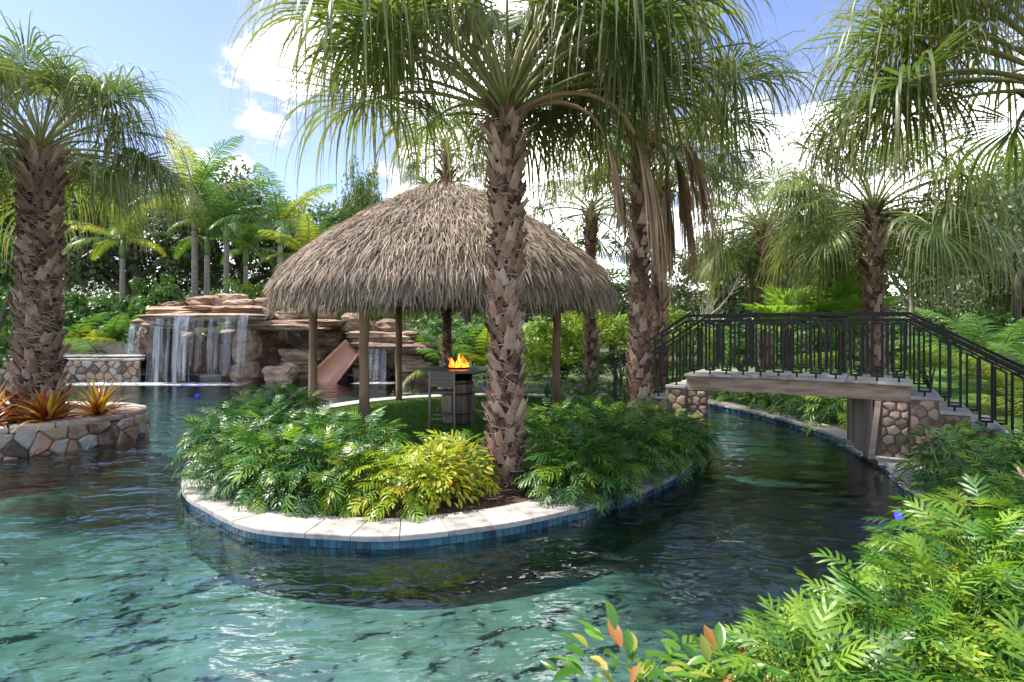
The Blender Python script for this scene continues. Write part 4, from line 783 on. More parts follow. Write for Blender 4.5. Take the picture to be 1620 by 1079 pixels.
RK = [("b",-13.49,-12.79,-0.3,2.04,21.0,1.2,1),("b",-13.74,-12.25,-0.3,1.78,22.4,0.8,1),("b",-12.39,-10.90,-0.3,1.85,22.4,0.8,1),("b",-11.3,-10.0,-.3,1.9,22.5,.8,1),("b",-10.25,-9.25,0.65,2.0,20.6,1.3,0),("b",-10.25,-9.25,-0.25,0.74,20.5,1.3,0),
("s",-13.38,-11.28,1.97,2.39,19.9,2.2,0),("s",-13.3,-8.80,2.22,2.50,19.8,2.6,0),("s",-13.26,-10.94,2.45,2.78,20.3,2.4,0),("s",-11.22,-9.02,2.43,2.79,20.4,2.4,0),("b",-12.15,-11.05,2.66,3.18,21.0,1.2,0),("b",-11.31,-10.32,2.70,3.29,21.2,1.2,0),("b",-10.55,-9.6,2.64,3.02,20.6,0.9,0),("b",-9.68,-8.82,2.60,3.12,21.0,1.2,0),("b",-9.34,-8.73,2.22,2.68,20.4,1.0,0),("b",-12.9,-12.2,2.66,2.95,20.8,.9,0),
("s",-9.54,-6.40,1.89,2.29,20.2,2.2,0),("b",-8.87,-7.90,2.23,2.69,20.9,1.2,0),("b",-8.20,-6.83,2.22,2.85,21.2,1.2,0),("b",-10.17,-9.0,-0.3,2.1,22.6,0.8,1),("b",-9.63,-7.35,-0.3,2.1,22.8,0.8,1),("b",-8.82,-7.82,-0.25,0.66,20.0,0.8,0),("s",-8.64,-7.08,0.68,1.21,20.9,1.2,0),("s",-8.64,-7.16,0.27,0.73,20.8,1.2,0),("b",-8.59,-7.20,-0.3,0.32,20.9,1.0,0),("b",-8.16,-6.48,1.16,1.97,21.6,1.2,0),("b",-7.58,-6.11,-0.3,1.7,22.0,1.2,1),
("b",-6.0,-5.3,0.52,1.07,21.0,0.8,0),("b",-5.9,-5.35,-0.3,0.55,20.9,0.9,0),("b",-5.7,-4.90,-0.3,0.67,21.1,0.9,0),("b",-7.1,-6.7,-.3,.55,20.8,.8,0),("s",-6.12,-3.70,1.33,1.86,20.8,1.6,0),("s",-5.91,-2.89,1.03,1.43,20.3,1.8,0),("b",-6.48,-5.40,1.80,2.52,21.3,1.0,0),("b",-5.16,-4.21,1.76,2.31,21.3,1.0,0),("b",-5.99,-5.16,0.56,1.11,20.9,0.9,0),("b",-5.38,-4.41,-0.3,1.05,21.6,0.8,1),("b",-5.18,-4.55,-0.3,0.48,21.0,0.6,1),
("s",-4.42,-3.08,0.62,1.06,20.7,1.2,0),("s",-4.24,-2.82,0.34,0.77,20.5,1.2,0),("b",-4.28,-3.53,-0.3,0.47,20.5,1.0,0),("b",-3.66,-2.75,-0.3,0.44,20.6,1.0,0),("b",-3.57,-2.62,0.29,1.00,21.4,1.2,0),("b",-10.02,-9.14,1.27,1.95,22.0,0.8,0),("b",-6.9,-6.0,1.5,2.2,22.2,1.2,0),("b",-4.3,-3.3,-.3,1.3,22,1,0),("b",-13.9,-13.2,.9,2.1,20.9,1.0,0)]
for i, q in enumerate(RK): rock(*q[1:7], q[0], 200 + i, gr, wet=bool(q[7]))
MB().box(-13.6, -3.0, 23.5, 24.6, -.3, 2.3, None, .9).build('rock_backing', 'rock', gr)
# waterfalls
def fall(x0, x1, ylip, ztop, zbot, label, seed, n=26, dens=1.0):
    g = random.Random(seed); V = []; Q = []
    for k in range(n):
        x = g.uniform(x0, x1); w = (g.uniform(.05, .20) if k % 3 else g.uniform(.015, .05)); zb = zbot + (g.random() ** 2.5) * (ztop - zbot) * .25; y0 = ylip - g.uniform(0, .06); c = len(V); m_ = 9; dx = g.uniform(-.05, .05)
        for i in range(m_ + 1):
            t = i / m_; z = ztop + .02 - (ztop - zb) * t; y = y0 - .28 * math.sqrt(t) * g.uniform(.98, 1.02); ww = w * (1 - .35 * t) * g.uniform(.8, 1.2); V.append((x - ww / 2 + dx * t, y, z)); V.append((x + ww / 2 + dx * t, y - .01, z))
        for i in range(m_): a = c + 2 * i; Q.append((a, a + 1, a + 3, a + 2))
    put('waterfall', mesh_np('waterfall', V, Q, None, True), 'fall', kind='stuff', label=label, cat='waterfall')
fall(-13.3, -12.9, 19.95, 2.1, .93, 'narrow fall dropping from the ledge into the spa', 1, 14)
fall(-12.6, -11.9, 19.95, 2.42, 0.0, 'broad thin fall at the left of the grotto mouth', 2, 30)
fall(-11.7, -11.1, 19.85, 2.42, 0.0, 'brightest white fall at the middle of the grotto mouth', 3, 34)
fall(-11.0, -9.2, 19.85, 2.42, 0.3, 'sparse trickling fall on the right of the grotto mouth', 4, 34)
fall(-5.3, -4.5, 20.35, 1.25, 0.0, 'small waterfall right of the slide', 5, 26)
def foam(name_, x0, x1, y0, y1, z, label):
    nx, ny = 24, 6; V = []; al = []; Q = []
    for j in range(ny + 1):
        for i in range(nx + 1):
            u, v_ = i / nx * 2 - 1, j / ny * 2 - 1; V.append(((x0 + x1) / 2 + u * (x1 - x0) / 2, (y0 + y1) / 2 + v_ * (y1 - y0) / 2, z)); al.append(max(0, (1 - u ** 6) * (1 - v_ * v_)))
    for j in range(ny):
        for i in range(nx): a = j * (nx + 1) + i; Q.append((a, a + 1, a + nx + 2, a + nx + 1))
    put(name_, mesh_np(name_, V, Q, None, False, al), 'foam', kind='stuff', label=label, cat='foam')
foam('waterfall_foam', -15.5, -9.0, 18.9, 20.3, .051, 'white foam on the pool under the grotto falls')
foam('waterfall_foam', -5.6, -4.0, 19.5, 20.7, .051, 'white foam under the small waterfall')
foam('spa_foam', -20.5, -13.3, 20.6, 23.0, .937, 'white bubbling foam on the raised spa')
def slide():
    b = MB(); pts = []; n = 14; V = []; F = []
    for i in range(n + 1):
        t = i / n; pts.append(Vector((-6.75 + .75 * t + .35 * t * t, 19.95 + 1.3 * t - .5 * t * t, .0 + .85 * t + .30 * t * t)))
    m_ = 10; al = []
    for lay, rr in ((0, .44), (1, .40)):
        for i, p in enumerate(pts):
            d = (pts[min(i + 1, n)] - pts[max(i - 1, 0)]).normalized(); sd = d.cross(Vector((0, 0, 1))).normalized(); up = sd.cross(d).normalized(); rt = Matrix.Rotation(R(52), 3, d); sd = rt @ sd; up = rt @ up
            for k in range(m_ + 1):
                a = math.pi * (1.0 + k / m_); V.append(p + sd * math.cos(a) * rr + up * (math.sin(a) * rr * .95 + .38))
    N0 = (n + 1) * (m_ + 1)
    for i in range(n):
        for k in range(m_):
            a = i * (m_ + 1) + k; F.append((a, a + 1, a + m_ + 2, a + m_ + 1)); F.append((N0 + a, N0 + a + m_ + 1, N0 + a + m_ + 2, N0 + a + 1))
        for k in (0, m_): a = i * (m_ + 1) + k; F.append((a, a + m_ + 1, N0 + a + m_ + 1, N0 + a))
    for i in (0, n):
        for k in range(m_): a = i * (m_ + 1) + k; F.append((a, a + 1, N0 + a + 1, N0 + a))
    put('water_slide', mesh('water_slide', V, F, True), 'slide', label='peach coloured open water slide coming down between rocks', cat='water slide')
slide()
for x, y, z, lb in ((-10.9, 19.7, -.35, 'blue underwater pool light below the main waterfall'), (-7.6, 19.75, -.55, 'blue underwater pool light near the slide'), (4.62, 6.8, -.28, 'blue underwater pool light by the right bridge pier')):
    root = empty('pool_light', (x, y, z), label=lb, cat='pool light')
    if x < 0: rot = Matrix.Rotation(R(55), 4, 'X')
    else: rot = Matrix.Rotation(R(-90), 4, 'Y')
    b = MB().lathe([(.06, 0), (.06, .015)], 16); put('lens', mesh('lens', b.v, b.f), 'bluelamp', root, mtx=rot)
    b = MB().lathe([(.08, -.03), (.08, -.002)], 16); put('rim', mesh('rim', b.v, b.f), 'silver', root, mtx=rot)
    pl2 = bpy.data.lights.new('pool_lamp', 'POINT'); pl2.energy = 5 if x < 0 else .8; pl2.color = (.10, .10, 1.0); pl2.shadow_soft_size = .06; lo = bpy.data.objects.new('pool_lamp', pl2); COL.objects.link(lo); lo.parent = root; lo.location = (0, -.22, .08) if x < 0 else (-.2, 0, .05)
# ------------------------------------------------------------------ thatched hut
HC = (-1.36, 12.0)
hut = empty('thatched_hut', (HC[0], HC[1], .14), label='round open hut with shaggy palm thatch roof on log posts', cat='hut')
PROF = [(0, 4.74), (.45, 4.69), (.87, 4.55), (1.53, 4.22), (2.2, 3.82), (2.8, 3.42), (3.3, 3.04), (3.55, 2.72), (3.60, 2.46)]
PROF = [(r_ * .93, z_) for r_, z_ in PROF]; pr = np.array(PROF); pl_ = np.concatenate([[0], np.cumsum(np.linalg.norm(np.diff(pr, axis=0), axis=1))])
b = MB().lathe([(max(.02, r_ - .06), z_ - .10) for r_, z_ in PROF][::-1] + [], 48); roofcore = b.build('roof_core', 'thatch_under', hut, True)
b = MB()
for k in range(12):
    a = k * math.pi / 6; b.tube([(3.4 * math.cos(a), 3.4 * math.sin(a), 2.32), (.1 * math.cos(a), .1 * math.sin(a), 4.45)], .05, 6)
def thatch():
    g = np.random.default_rng(3); T = pl_[-1]; n = 46000
    s = T * np.sqrt(g.random(n)) ; az = g.uniform(0, 2 * math.pi, n)
    s = np.concatenate([s, g.uniform(T - .35, T, 9000)]); az = np.concatenate([az, g.uniform(0, 2 * math.pi, 9000)]); n = len(s)
    fringe = s > T - .25
    rr = np.interp(s, pl_, pr[:, 0]); zz = np.interp(s, pl_, pr[:, 1]); e = .05
    dr = (np.interp(np.minimum(s + e, T), pl_, pr[:, 0]) - np.interp(np.maximum(s - e, 0), pl_, pr[:, 0])); dz = (np.interp(np.minimum(s + e, T), pl_, pr[:, 1]) - np.interp(np.maximum(s - e, 0), pl_, pr[:, 1])); ln = np.hypot(dr, dz) + 1e-9; dr /= ln; dz /= ln
    rad = np.stack([np.cos(az), np.sin(az), np.zeros(n)], 1); tan = np.stack([-np.sin(az), np.cos(az), np.zeros(n)], 1); up = np.array([[0, 0, 1.0]])
    D = rad * dr[:, None] + up * dz[:, None]; Nn = rad * (-dz)[:, None] + up * dr[:, None]
    cl = np.sin(az * 23 + s * 3) * .12 + np.sin(az * 57 + 1.3) * .08
    L = g.uniform(.22, .5, n); L = np.where(fringe, L * g.uniform(.5, 1.25, n), L); w = g.uniform(.0045, .012, n)
    D = D + tan * (g.normal(0, .28, n) + cl)[:, None] + Nn * g.uniform(-.02, .32, n)[:, None]; D /= np.linalg.norm(D, axis=1)[:, None]
    P = rad * rr[:, None] + up * zz[:, None] + Nn * g.uniform(-.03, .07, n)[:, None]
    V = np.zeros((n, 3, 2, 3)); q = P.copy(); d = D.copy()
    tw = tan + Nn * g.uniform(-.9, .9, n)[:, None]; tw /= np.linalg.norm(tw, axis=1)[:, None]
    for k, ww in enumerate((1, .9, .25)):
        if k: q = q + d * (L / 2)[:, None]; d = d + up * -.45; d /= np.linalg.norm(d, axis=1)[:, None]
        V[:, k, 0] = q - tw * (w * ww)[:, None]; V[:, k, 1] = q + tw * (w * ww)[:, None]
    base = np.arange(n)[:, None] * 6; Q = np.concatenate([base + [0, 1, 3, 2], base + [2, 3, 5, 4]])
    put('thatch', mesh_np('thatch', V.reshape(-1, 3), Q), 'thatch', hut, kind='stuff')
thatch()
for k, (px_, py_) in enumerate(((-4.2, 12.0), (-2.52, 9.7), (-.15, 9.75), (.93, 11.9), (-.15, 14.3), (-2.85, 14.3))):
    r = random.Random(k); b = MB(); x, y = px_ - HC[0], py_ - HC[1]; hh = 2.55
    pts = [(x + r.uniform(-.012, .012), y + r.uniform(-.012, .012), hh * i / 7 - .03) for i in range(8)]; b.tube(pts, [.083 * r.uniform(.93, 1.07) for _ in pts], 12); b.build('post', 'log', hut, True)
    if k in (1, 3):
        b = MB()
        for j in range(5):
            z = .5 + j * .42; a = r.uniform(0, 6.28); b.tube([(x + .075 * math.cos(a), y + .075 * math.sin(a), z), (x + .1 * math.cos(a), y + .1 * math.sin(a), z + .02)], .02, 6)
b = MB()
b.tube([(2.55 * math.cos(a) - .2, 2.55 * math.sin(a), 2.46) for a in np.linspace(0, 2 * math.pi, 37)], .07, 8, False); b.build('ring_beam', 'log', hut, True)
for k in range(16):
    a = k * math.pi / 8; b = MB(); b.tube([(3.2 * math.cos(a), 3.2 * math.sin(a), 2.36), (.15 * math.cos(a), .15 * math.sin(a), 4.3)], .04, 6); b.build('rafter', 'log', hut, True)
# ------------------------------------------------------------------ fire table, flames, stools
ft = empty('barrel_fire_table', (-1.02, 10.8, .142), label='wooden barrel fire table with round slate top under the hut', cat='fire table')
def barrel():
    ns = 20; pf = [(.27, 0.02), (.305, .2), (.325, .42), (.305, .66), (.27, .84)]
    for k in range(ns):
        a0, a1 = 2 * math.pi * (k + .03) / ns, 2 * math.pi * (k + .97) / ns; v = []; f = []
        for r_, z in pf:
            for a, q in ((a0, r_), (a1, r_), (a1, r_ - .03), (a0, r_ - .03)): v.append((q * math.cos(a), q * math.sin(a), z))
        for i in range(len(pf) - 1):
            for j in range(4): a, b_ = i * 4 + j, i * 4 + (j + 1) % 4; f.append((a, b_, b_ + 4, a + 4))
        f += [(3, 2, 1, 0), (16, 17, 18, 19)]; put('stave', mesh('stave', v, f), 'barrel', ft)
    for z, r_ in ((.05, .279), (.24, .3155), (.60, .3155), (.79, .283)):
        b = MB(); n = 32
        b.v = [(q * math.cos(2 * math.pi * k / n), q * math.sin(2 * math.pi * k / n), z + dz) for q, dz in ((r_ - .002, -.02), (r_ + .006, -.02), (r_ + .006, .02), (r_ - .002, .02)) for k in range(n)]
        for i in range(4):
            for k in range(n): b.f.append((i * n + k, i * n + (k + 1) % n, ((i + 1) % 4) * n + (k + 1) % n, ((i + 1) % 4) * n + k))
        b.build('hoop', 'hoop', ft, True)
    MB().lathe([(.26, .80), (.26, .985), (.3, .987), (.3, 1.0)], 32).build('neck', 'iron', ft, True)
    bevel(MB().lathe([(.70, 1.0), (.72, 1.01), (.72, 1.045), (.71, 1.055)], 56).build('table_top', 'slate', ft), .005)
    MB().lathe([(.2, 1.055), (.22, 1.075), (.20, 1.085), (.15, 1.07)], 24).build('burner_ring', 'iron', ft, True)
barrel()
fl = empty('fire', (-1.02, 10.8, 1.205), label='orange flames burning in the middle of the barrel table', cat='fire')
r = random.Random(2)
for k in range(22):
    a = k * 2.4; rr_ = .18 * math.sqrt((k + .5) / 22); h = r.uniform(.07, .25) * (1.2 - rr_ * 2); x, y = rr_ * math.cos(a), rr_ * math.sin(a); b = MB(); w = r.uniform(.018, .036); ph_ = r.uniform(0, 6)
    b.tube([(x + .03 * math.sin(t * 6 + ph_) * t, y + .02 * math.cos(t * 5 + ph_) * t, h * t - .01) for t in (0, .2, .45, .7, .9, 1)], [w * q for q in (.5, 1, .85, .5, .2, .03)], 7); b.build('flame', 'flame' if k % 3 else 'flame_core', fl, True)
def stool(x, y, rz, label):
    root = empty('bar_stool', (x, y, .142), rz, label=label, cat='bar stool', group='wicker bar stools at the fire table')
    w = .22; sh = .70
    for sx in (-1, 1):
        b = MB(); b.bar((sx * w, -w, 0), (sx * (w - .01), -w + .015, 1.07), .032); b.build('leg', 'stoolmetal', root)
        b = MB(); b.bar((sx * w, w, 0), (sx * (w - .015), w - .02, sh), .032); b.build('leg', 'stoolmetal', root)
    bevel(MB().box(-w, w, -w + .02, w, sh - .03, sh + .02).build('seat', 'wicker', root), .01)
    for z, a, c in ((.25, (-w, -w), (w, -w)), (.25, (-w, w), (w, w)), (.32, (-w, -w), (-w, w)), (.32, (w, -w), (w, w))):
        b = MB(); b.bar((*a, z), (*c, z), .022); b.build('stretcher', 'stoolmetal', root)
    pz = MB().box(-w + .02, w - .02, -w - .006, -w + .022, .80, 1.06); bevel(pz.build('backrest', 'wicker', root), .006)
    for k in range(6):
        z = .835 + k * .04; b = MB(); b.bar((-w + .03, -w - .010, z), (w - .03, -w - .010, z), .012, .010); b.build('weave_strand', 'stoolmetal', root)
    for k in range(7):
        x_ = -w + .05 + k * (2 * w - .1) / 6; b = MB(); b.bar((x_, -w - .014, .81), (x_, -w - .014, 1.05), .010, .006); b.build('weave_strand', 'wicker', root)
stool(-1.24, 10.05, .12, 'wicker bar stool standing in front of the barrel table')
stool(-.42, 10.45, .75, 'bar stool beside barrel table half hidden by palm trunk')
# ------------------------------------------------------------------ footbridge
U = Vector((.841, -.541, 0)); NV = Vector((.541, .841, 0)); BL = Vector((2.87, 9.38, 0)); BW = 1.3; DZ = 1.21; LEN = 3.03
BM = Matrix(((U.x, NV.x, 0, BL.x), (U.y, NV.y, 0, BL.y), (0, 0, 1, 0), (0, 0, 0, 1)))
br = bpy.data.objects.new('footbridge', None); COL.objects.link(br); br.matrix_basis = BM; tag(br, 'arched stone footbridge with black railings crossing the river pool', 'bridge')
arch = lambda s: .016 * (1 - ((s - LEN / 2) / (LEN / 2)) ** 2) if 0 < s < LEN else 0
nb = 12
v = []; f = []
for i in range(nb + 1):
    s = LEN * i / nb; z = DZ - .045 + arch(s)
    for yy, zz in ((0.02, z - .22), (.02, z), (BW - .02, z), (BW - .02, z - .22)): v.append((s, yy, zz))
for i in range(nb):
    for j in range(4): a, c = i * 4 + j, i * 4 + (j + 1) % 4; f.append((a, a + 4, c + 4, c))
f += [(0, 1, 2, 3), tuple(nb * 4 + k for k in (3, 2, 1, 0))]
put('beam', mesh('beam', v, f), 'beam', br)
for i in range(8):
    s0, s1 = LEN * i / 8 + .003 - (.03 if i == 0 else 0), LEN * (i + 1) / 8 - .003 + (.03 if i == 7 else 0); z0_, z1_ = DZ + arch(s0), DZ + arch(s1)
    for y0_, y1_ in ((-.03, BW / 2 - .003), (BW / 2 + .003, BW + .03)):
        vv = [(s, y, z) for dz_ in (-.044, 0) for s, y, z in ((s0, y0_, z0_ + dz_), (s1, y0_, z1_ + dz_), (s1, y1_, z1_ + dz_), (s0, y1_, z0_ + dz_))]
        bevel(put('deck_slab', mesh('deck_slab', vv, [(3, 2, 1, 0), (4, 5, 6, 7), (0, 1, 5, 4), (1, 2, 6, 5), (2, 3, 7, 6), (3, 0, 4, 7)]), 'paver', br), .006)
def stairs(sign, s_start, n, tread, rise):
    out = []
    for k in range(n):
        z = DZ - rise * (k + 1); a = s_start + sign * tread * k; c = a + sign * tread; x0, x1 = min(a, c), max(a, c)
        nose0, nose1 = (x0 - .03, x1) if sign < 0 else (x0, x1 + .03)
        bevel(MB().box(nose0 + .002, nose1 - .002, -.03, BW + .03, z - .045, z).build('tread', 'paver', br), .006)
        MB().box(x0 + (.0 if sign > 0 else .0), x1, .0, BW, .13, z - .046).build('riser_block', 'mortar', br)
        xr = c - sign * .0
        MB().box(min(xr, xr + sign * .012), max(xr, xr + sign * .012), -.005, BW + .005, z - rise + .002, z - .047).build('riser', 'paver', br)
        stone_wall(br, [(x0 + .004, 0), (x1 - .004, 0)], max(.13, z - .78), z - .05, .16, .12, 'stone_warm', 60 + k + (10 if sign > 0 else 0), .022, .004, side=-1, jit=.3)
        out.append((a, c, z))
    return out
TR = stairs(1, LEN, 5, .32, .175); TLf = stairs(-1, 0, 4, .31, .2)
# piers
def pier(poly, name_, path, seed):
    v = [(p[0], p[1], z) for z in (-.4, DZ - .268) for p in poly]; n = len(poly)
    put(name_, mesh(name_, v, [tuple(range(n))[::-1], tuple(n + i for i in range(n))] + [(i, (i + 1) % n, n + (i + 1) % n, n + i) for i in range(n)]), 'mortar', br)
    stone_wall(br, path, -.1, DZ - .272, .17, .11, 'stone_warm', seed, .028, .006, side=-1, jit=.25)
pier([(2.62, .05), (LEN, .05), (LEN, BW - .05), (2.28, BW - .05)], 'pier_core', [(2.70, .045), (3.02, .045)], 71)
pier([(.0, .05), (.34, .05), (.0, BW - .05), (-.3, BW - .05)], 'pier_core', [(0.004, .045), (.335, .045)], 72)
# boards lining the tunnel face of the right pier and its pale corner post
a_, c_ = Vector((2.60, .06, 0)), Vector((2.26, BW - .06, 0)); nbd = 8
for i in range(nbd):
    p, q = a_.lerp(c_, i / nbd), a_.lerp(c_, (i + .94) / nbd); nrm = (c_ - a_).cross(Vector((0, 0, 1))).normalized(); nrm = -nrm if nrm.x > 0 else nrm
    vv = [(x.x, x.y, z) for z in (.12, DZ - .27) for x in (p, q, q + nrm * .025, p + nrm * .025)]
    put('board', mesh('board', vv, [(0, 1, 2, 3), (7, 6, 5, 4), (0, 4, 5, 1), (1, 5, 6, 2), (2, 6, 7, 3), (3, 7, 4, 0)]), 'board', br)
vv = [(2.54, .01, .12), (2.62, .01, .12), (2.62, .06, .12), (2.54, .06, .12), (2.63, .01, DZ - .27), (2.70, .01, DZ - .27), (2.70, .06, DZ - .27), (2.63, .06, DZ - .27)]
put('corner_post', mesh('corner_post', vv, [(3, 2, 1, 0), (4, 5, 6, 7), (0, 1, 5, 4), (1, 2, 6, 5), (2, 3, 7, 6), (3, 0, 4, 7)]), 'beam', br)
# railings
def rail_z(s):
    if s < 0: return DZ + .95 + s * .655
    if s > LEN: return DZ + .95 - (s - LEN) * .60
    return DZ + .95 + arch(s)
def floor_z(s):
    if 0 <= s <= LEN: return DZ + arch(s)
    for a, c, z in TR + TLf:
        if min(a, c) <= s <= max(a, c): return z
    return .14
def railing(y):
    ra = empty('railing', (0, 0, 0)); ra.parent = br
    S0, S1 = -1.26, LEN + 1.75
    ss = [S0, 0] + [LEN * i / 10 for i in range(1, 10)] + [LEN, S1]
    for nm, dz, w, h in (('handrail', 0, .056, .036), ('subrail', -.085, .036, .026)):
        b = MB()
        for i in range(len(ss) - 1): b.bar((ss[i] - .004, y, rail_z(ss[i]) + dz), (ss[i + 1] + .004, y, rail_z(ss[i + 1]) + dz), w, h)
        b.build(nm, 'iron', ra)
    pos = [LEN * (i + .5) / 12 for i in range(12)] + [-.165, -.47, -.78, -1.09] + [LEN + .32 * (k + .5) for k in range(5)]
    for s in pos:
        fz = floor_z(s); hw = .062; sl = (rail_z(s + hw) - rail_z(s - hw)) / (2 * hw); zt = lambda x: rail_z(s) - .135 + sl * x; zb = fz + .07; b = MB(); w = .028
        b.bar((s - hw, y, zb), (s - hw, y, zt(-hw)), w); b.bar((s + hw, y, zb), (s + hw, y, zt(hw)), w)
        b.bar((s - hw - w / 2, y, zb), (s + hw + w / 2, y, zb), w * .98); b.bar((s - hw, y, zb + .045), (s + hw, y, zb + .045), w * .6)
        b.bar((s - hw - w / 2, y, zt(-hw - w / 2)), (s + hw + w / 2, y, zt(hw + w / 2)), w * .98)
        b.bar((s, y, fz), (s, y, zb), w * .9); b.bar((s, y, zt(0)), (s, y, rail_z(s) - .075), w * .9)
        b.build('baluster_loop', 'iron', ra)
    for i in range(13):     # plain bars between the loops
        s = LEN * i / 12
        b = MB(); b.bar((s, y, floor_z(min(max(s, .001), LEN - .001)) + .11), (s, y, rail_z(s) - .075), .026); b.bar((s - .055, y, rail_z(s) - .16), (s + .055, y, rail_z(s) - .16), .012); b.build('baluster', 'iron', ra)
    for s in (S0, S1):
        b = MB(); b.bar((s, y, floor_z(s) if s > S0 else .14), (s, y, rail_z(s)), .045); b.build('newel_post', 'iron', ra)
railing(.02); railing(BW - .02)
# ------------------------------------------------------------------ leafy plants
def lobed_leaf(seed, L=.30, pet=.26, lob=6, wid=.125, curl=.25):
    r = random.Random(seed); V = []; F = []
    def mid(t): return Vector((0, L * t * (1 - .06 * curl * t), L * (-curl * t * t)))
    ms = [mid(i / (2 * lob)) for i in range(2 * lob + 1)]; V += ms; nm = len(ms)
    for sd in (-1, 1):
        for i in range(lob):
            t = (i + .3) / lob; ln = wid * (.62 + .55 * math.sin(math.pi * (.15 + .75 * t))) * r.uniform(.85, 1.12); an = R(72 - 50 * t + r.uniform(-8, 8)); a, c = ms[2 * i], ms[2 * i + 1]
            d = Vector((sd * math.sin(an), math.cos(an), .12)); p0 = (a + c) / 2; w = L / lob * .58; idx = [2 * i, 2 * i + 1] if sd > 0 else [2 * i, 2 * i + 1]
            prev = (2 * i, 2 * i + 1)
            pd = Vector((-d.y * 1.0, d.x, 0)) * (1 if sd < 0 else -1); pd = Vector((-math.cos(an) * sd, math.sin(an), 0))
            q = p0.copy()
            for k, (tt, ww) in enumerate(((.45, .95), (.8, .8))):
                q = p0 + d * ln * tt + Vector((0, 0, -ln * .5 * tt * tt)); V.append(q - pd * w * ww * .5); V.append(q + pd * w * ww * .5); n = len(V)
                F.append((prev[0], n - 2, n - 1, prev[1]) if sd > 0 else (prev[0], prev[1], n - 1, n - 2)); prev = (n - 2, n - 1)
            V.append(p0 + d * ln * 1.08 + Vector((0, 0, -ln * .55))); n = len(V); F.append((prev[0], n - 1, prev[1]) if sd > 0 else (prev[0], prev[1], n - 1))
            if i < lob:   # web along the rib
                pass
    for i in range(nm - 1):
        V.append(ms[i] + Vector((.006, 0, .002))); V.append(ms[i + 1] + Vector((.005, 0, .002))); n = len(V); F.append((i, n - 2, n - 1, i + 1))
    # terminal lobe
    n0 = len(V); e = ms[-1]; dy = ms[-1] - ms[-2]; dy.normalize(); V += [e + Vector((-.012, 0, 0)), e + dy * .03 + Vector((-.016, 0, 0)), e + dy * .07, e + dy * .03 + Vector((.016, 0, 0)), e + Vector((.012, 0, 0))]; F.append((n0, n0 + 4, n0 + 3, n0 + 2, n0 + 1))
    # petiole
    pts = [Vector((0, 0, 0)), Vector((0, -pet * .4, -pet * .12)), Vector((0, -pet, -pet * .5))]; b = MB(); b.tube(pts, [.0035, .005, .006], 4, False); o = len(V); V += [Vector(p) for p in b.v]; F += [tuple(i + o for i in q) for q in b.f]
    return mesh('leaf', V, F, True)
def oval_leaf(seed, L=.085, w=.036):
    V = []; F = []; K = 5
    for i in range(K + 1):
        t = i / K; ww = w * math.sin(math.pi * min(.97, (t * .93 + .05))) ** .8 * (1 if t < .99 else .15); y = L * t; z = -.15 * L * t * t; V += [Vector((-ww / 2, y, z + ww * .22)), Vector((0, y, z)), Vector((ww / 2, y, z + ww * .22))]
    for i in range(K):
        for j in range(2): a = i * 3 + j; F.append((a, a + 1, a + 4, a + 3))
    return mesh('leaf', V, F, True)
def strap_leaf(seed, L=.6, w=.045):
    r = random.Random(seed); V = []; F = []; K = 7; e = R(80); p = Vector((0, 0, 0)); bend = r.uniform(.5, 1.1)
    for i in range(K + 1):
        t = i / K; ww = w * (1 - t ** 3) * (.7 + .6 * math.sin(math.pi * min(1, t + .15)) * .5) + .002; V += [p + Vector((-ww / 2, 0, ww * .22)), p.copy(), p + Vector((ww / 2, 0, ww * .22))]
        d = Vector((0, math.cos(bend * t), -math.sin(bend * t))); p = p + d * L / K
    for i in range(K):
        for j in range(2): a = i * 3 + j; F.append((a, a + 1, a + 4, a + 3))
    return mesh('leaf', V, F, True)
def with_mat(lst, m_):
    out = []
    for q in lst: c = q.copy(); c.materials.append(M[m_]); out.append(c)
    return out
LB = [lobed_leaf(i, curl=.15 + .14 * i, L=.20 + .02 * (i % 3), lob=5, wid=.125) for i in range(5)]
LEAF = {'phil': with_mat(LB, 'phil'), 'phil_lime': with_mat(LB, 'phil_lime'), 'phil_yellow': with_mat(LB, 'phil_yellow')}
OB = [oval_leaf(i) for i in range(2)]; LEAF['oval'] = with_mat(OB, 'oval'); LEAF['oval_red'] = with_mat(OB, 'oval_red'); LEAF['oval_yellow'] = with_mat(OB, 'oval_yellow')
SB = [strap_leaf(i) for i in range(4)]; LEAF['brom'] = with_mat(SB, 'brom'); LEAF['brom_y'] = with_mat(SB, 'brom_y')
def frame_m(p, d, up, s, roll=0):
    d = d.normalized(); x = d.cross(up)
    if x.length < .01: x = d.cross(Vector((1, .2, 0)))
    x.normalize(); z = x.cross(d); m_ = Matrix((x, d, z)).transposed().to_4x4(); return Matrix.Translation(p) @ m_ @ Matrix.Rotation(roll, 4, 'Y') @ Matrix.Diagonal((s, s, s, 1))
STB = MB()
for k in range(6): a = k * 1.05; STB.tube([(0, 0, 0), (.08 * math.cos(a), .08 * math.sin(a), .2), (.22 * math.cos(a), .22 * math.sin(a), .42)], [.016, .012, .006], 5)
STM = mesh('stem', STB.v, STB.f, True); STM.materials.append(M['shaft'])
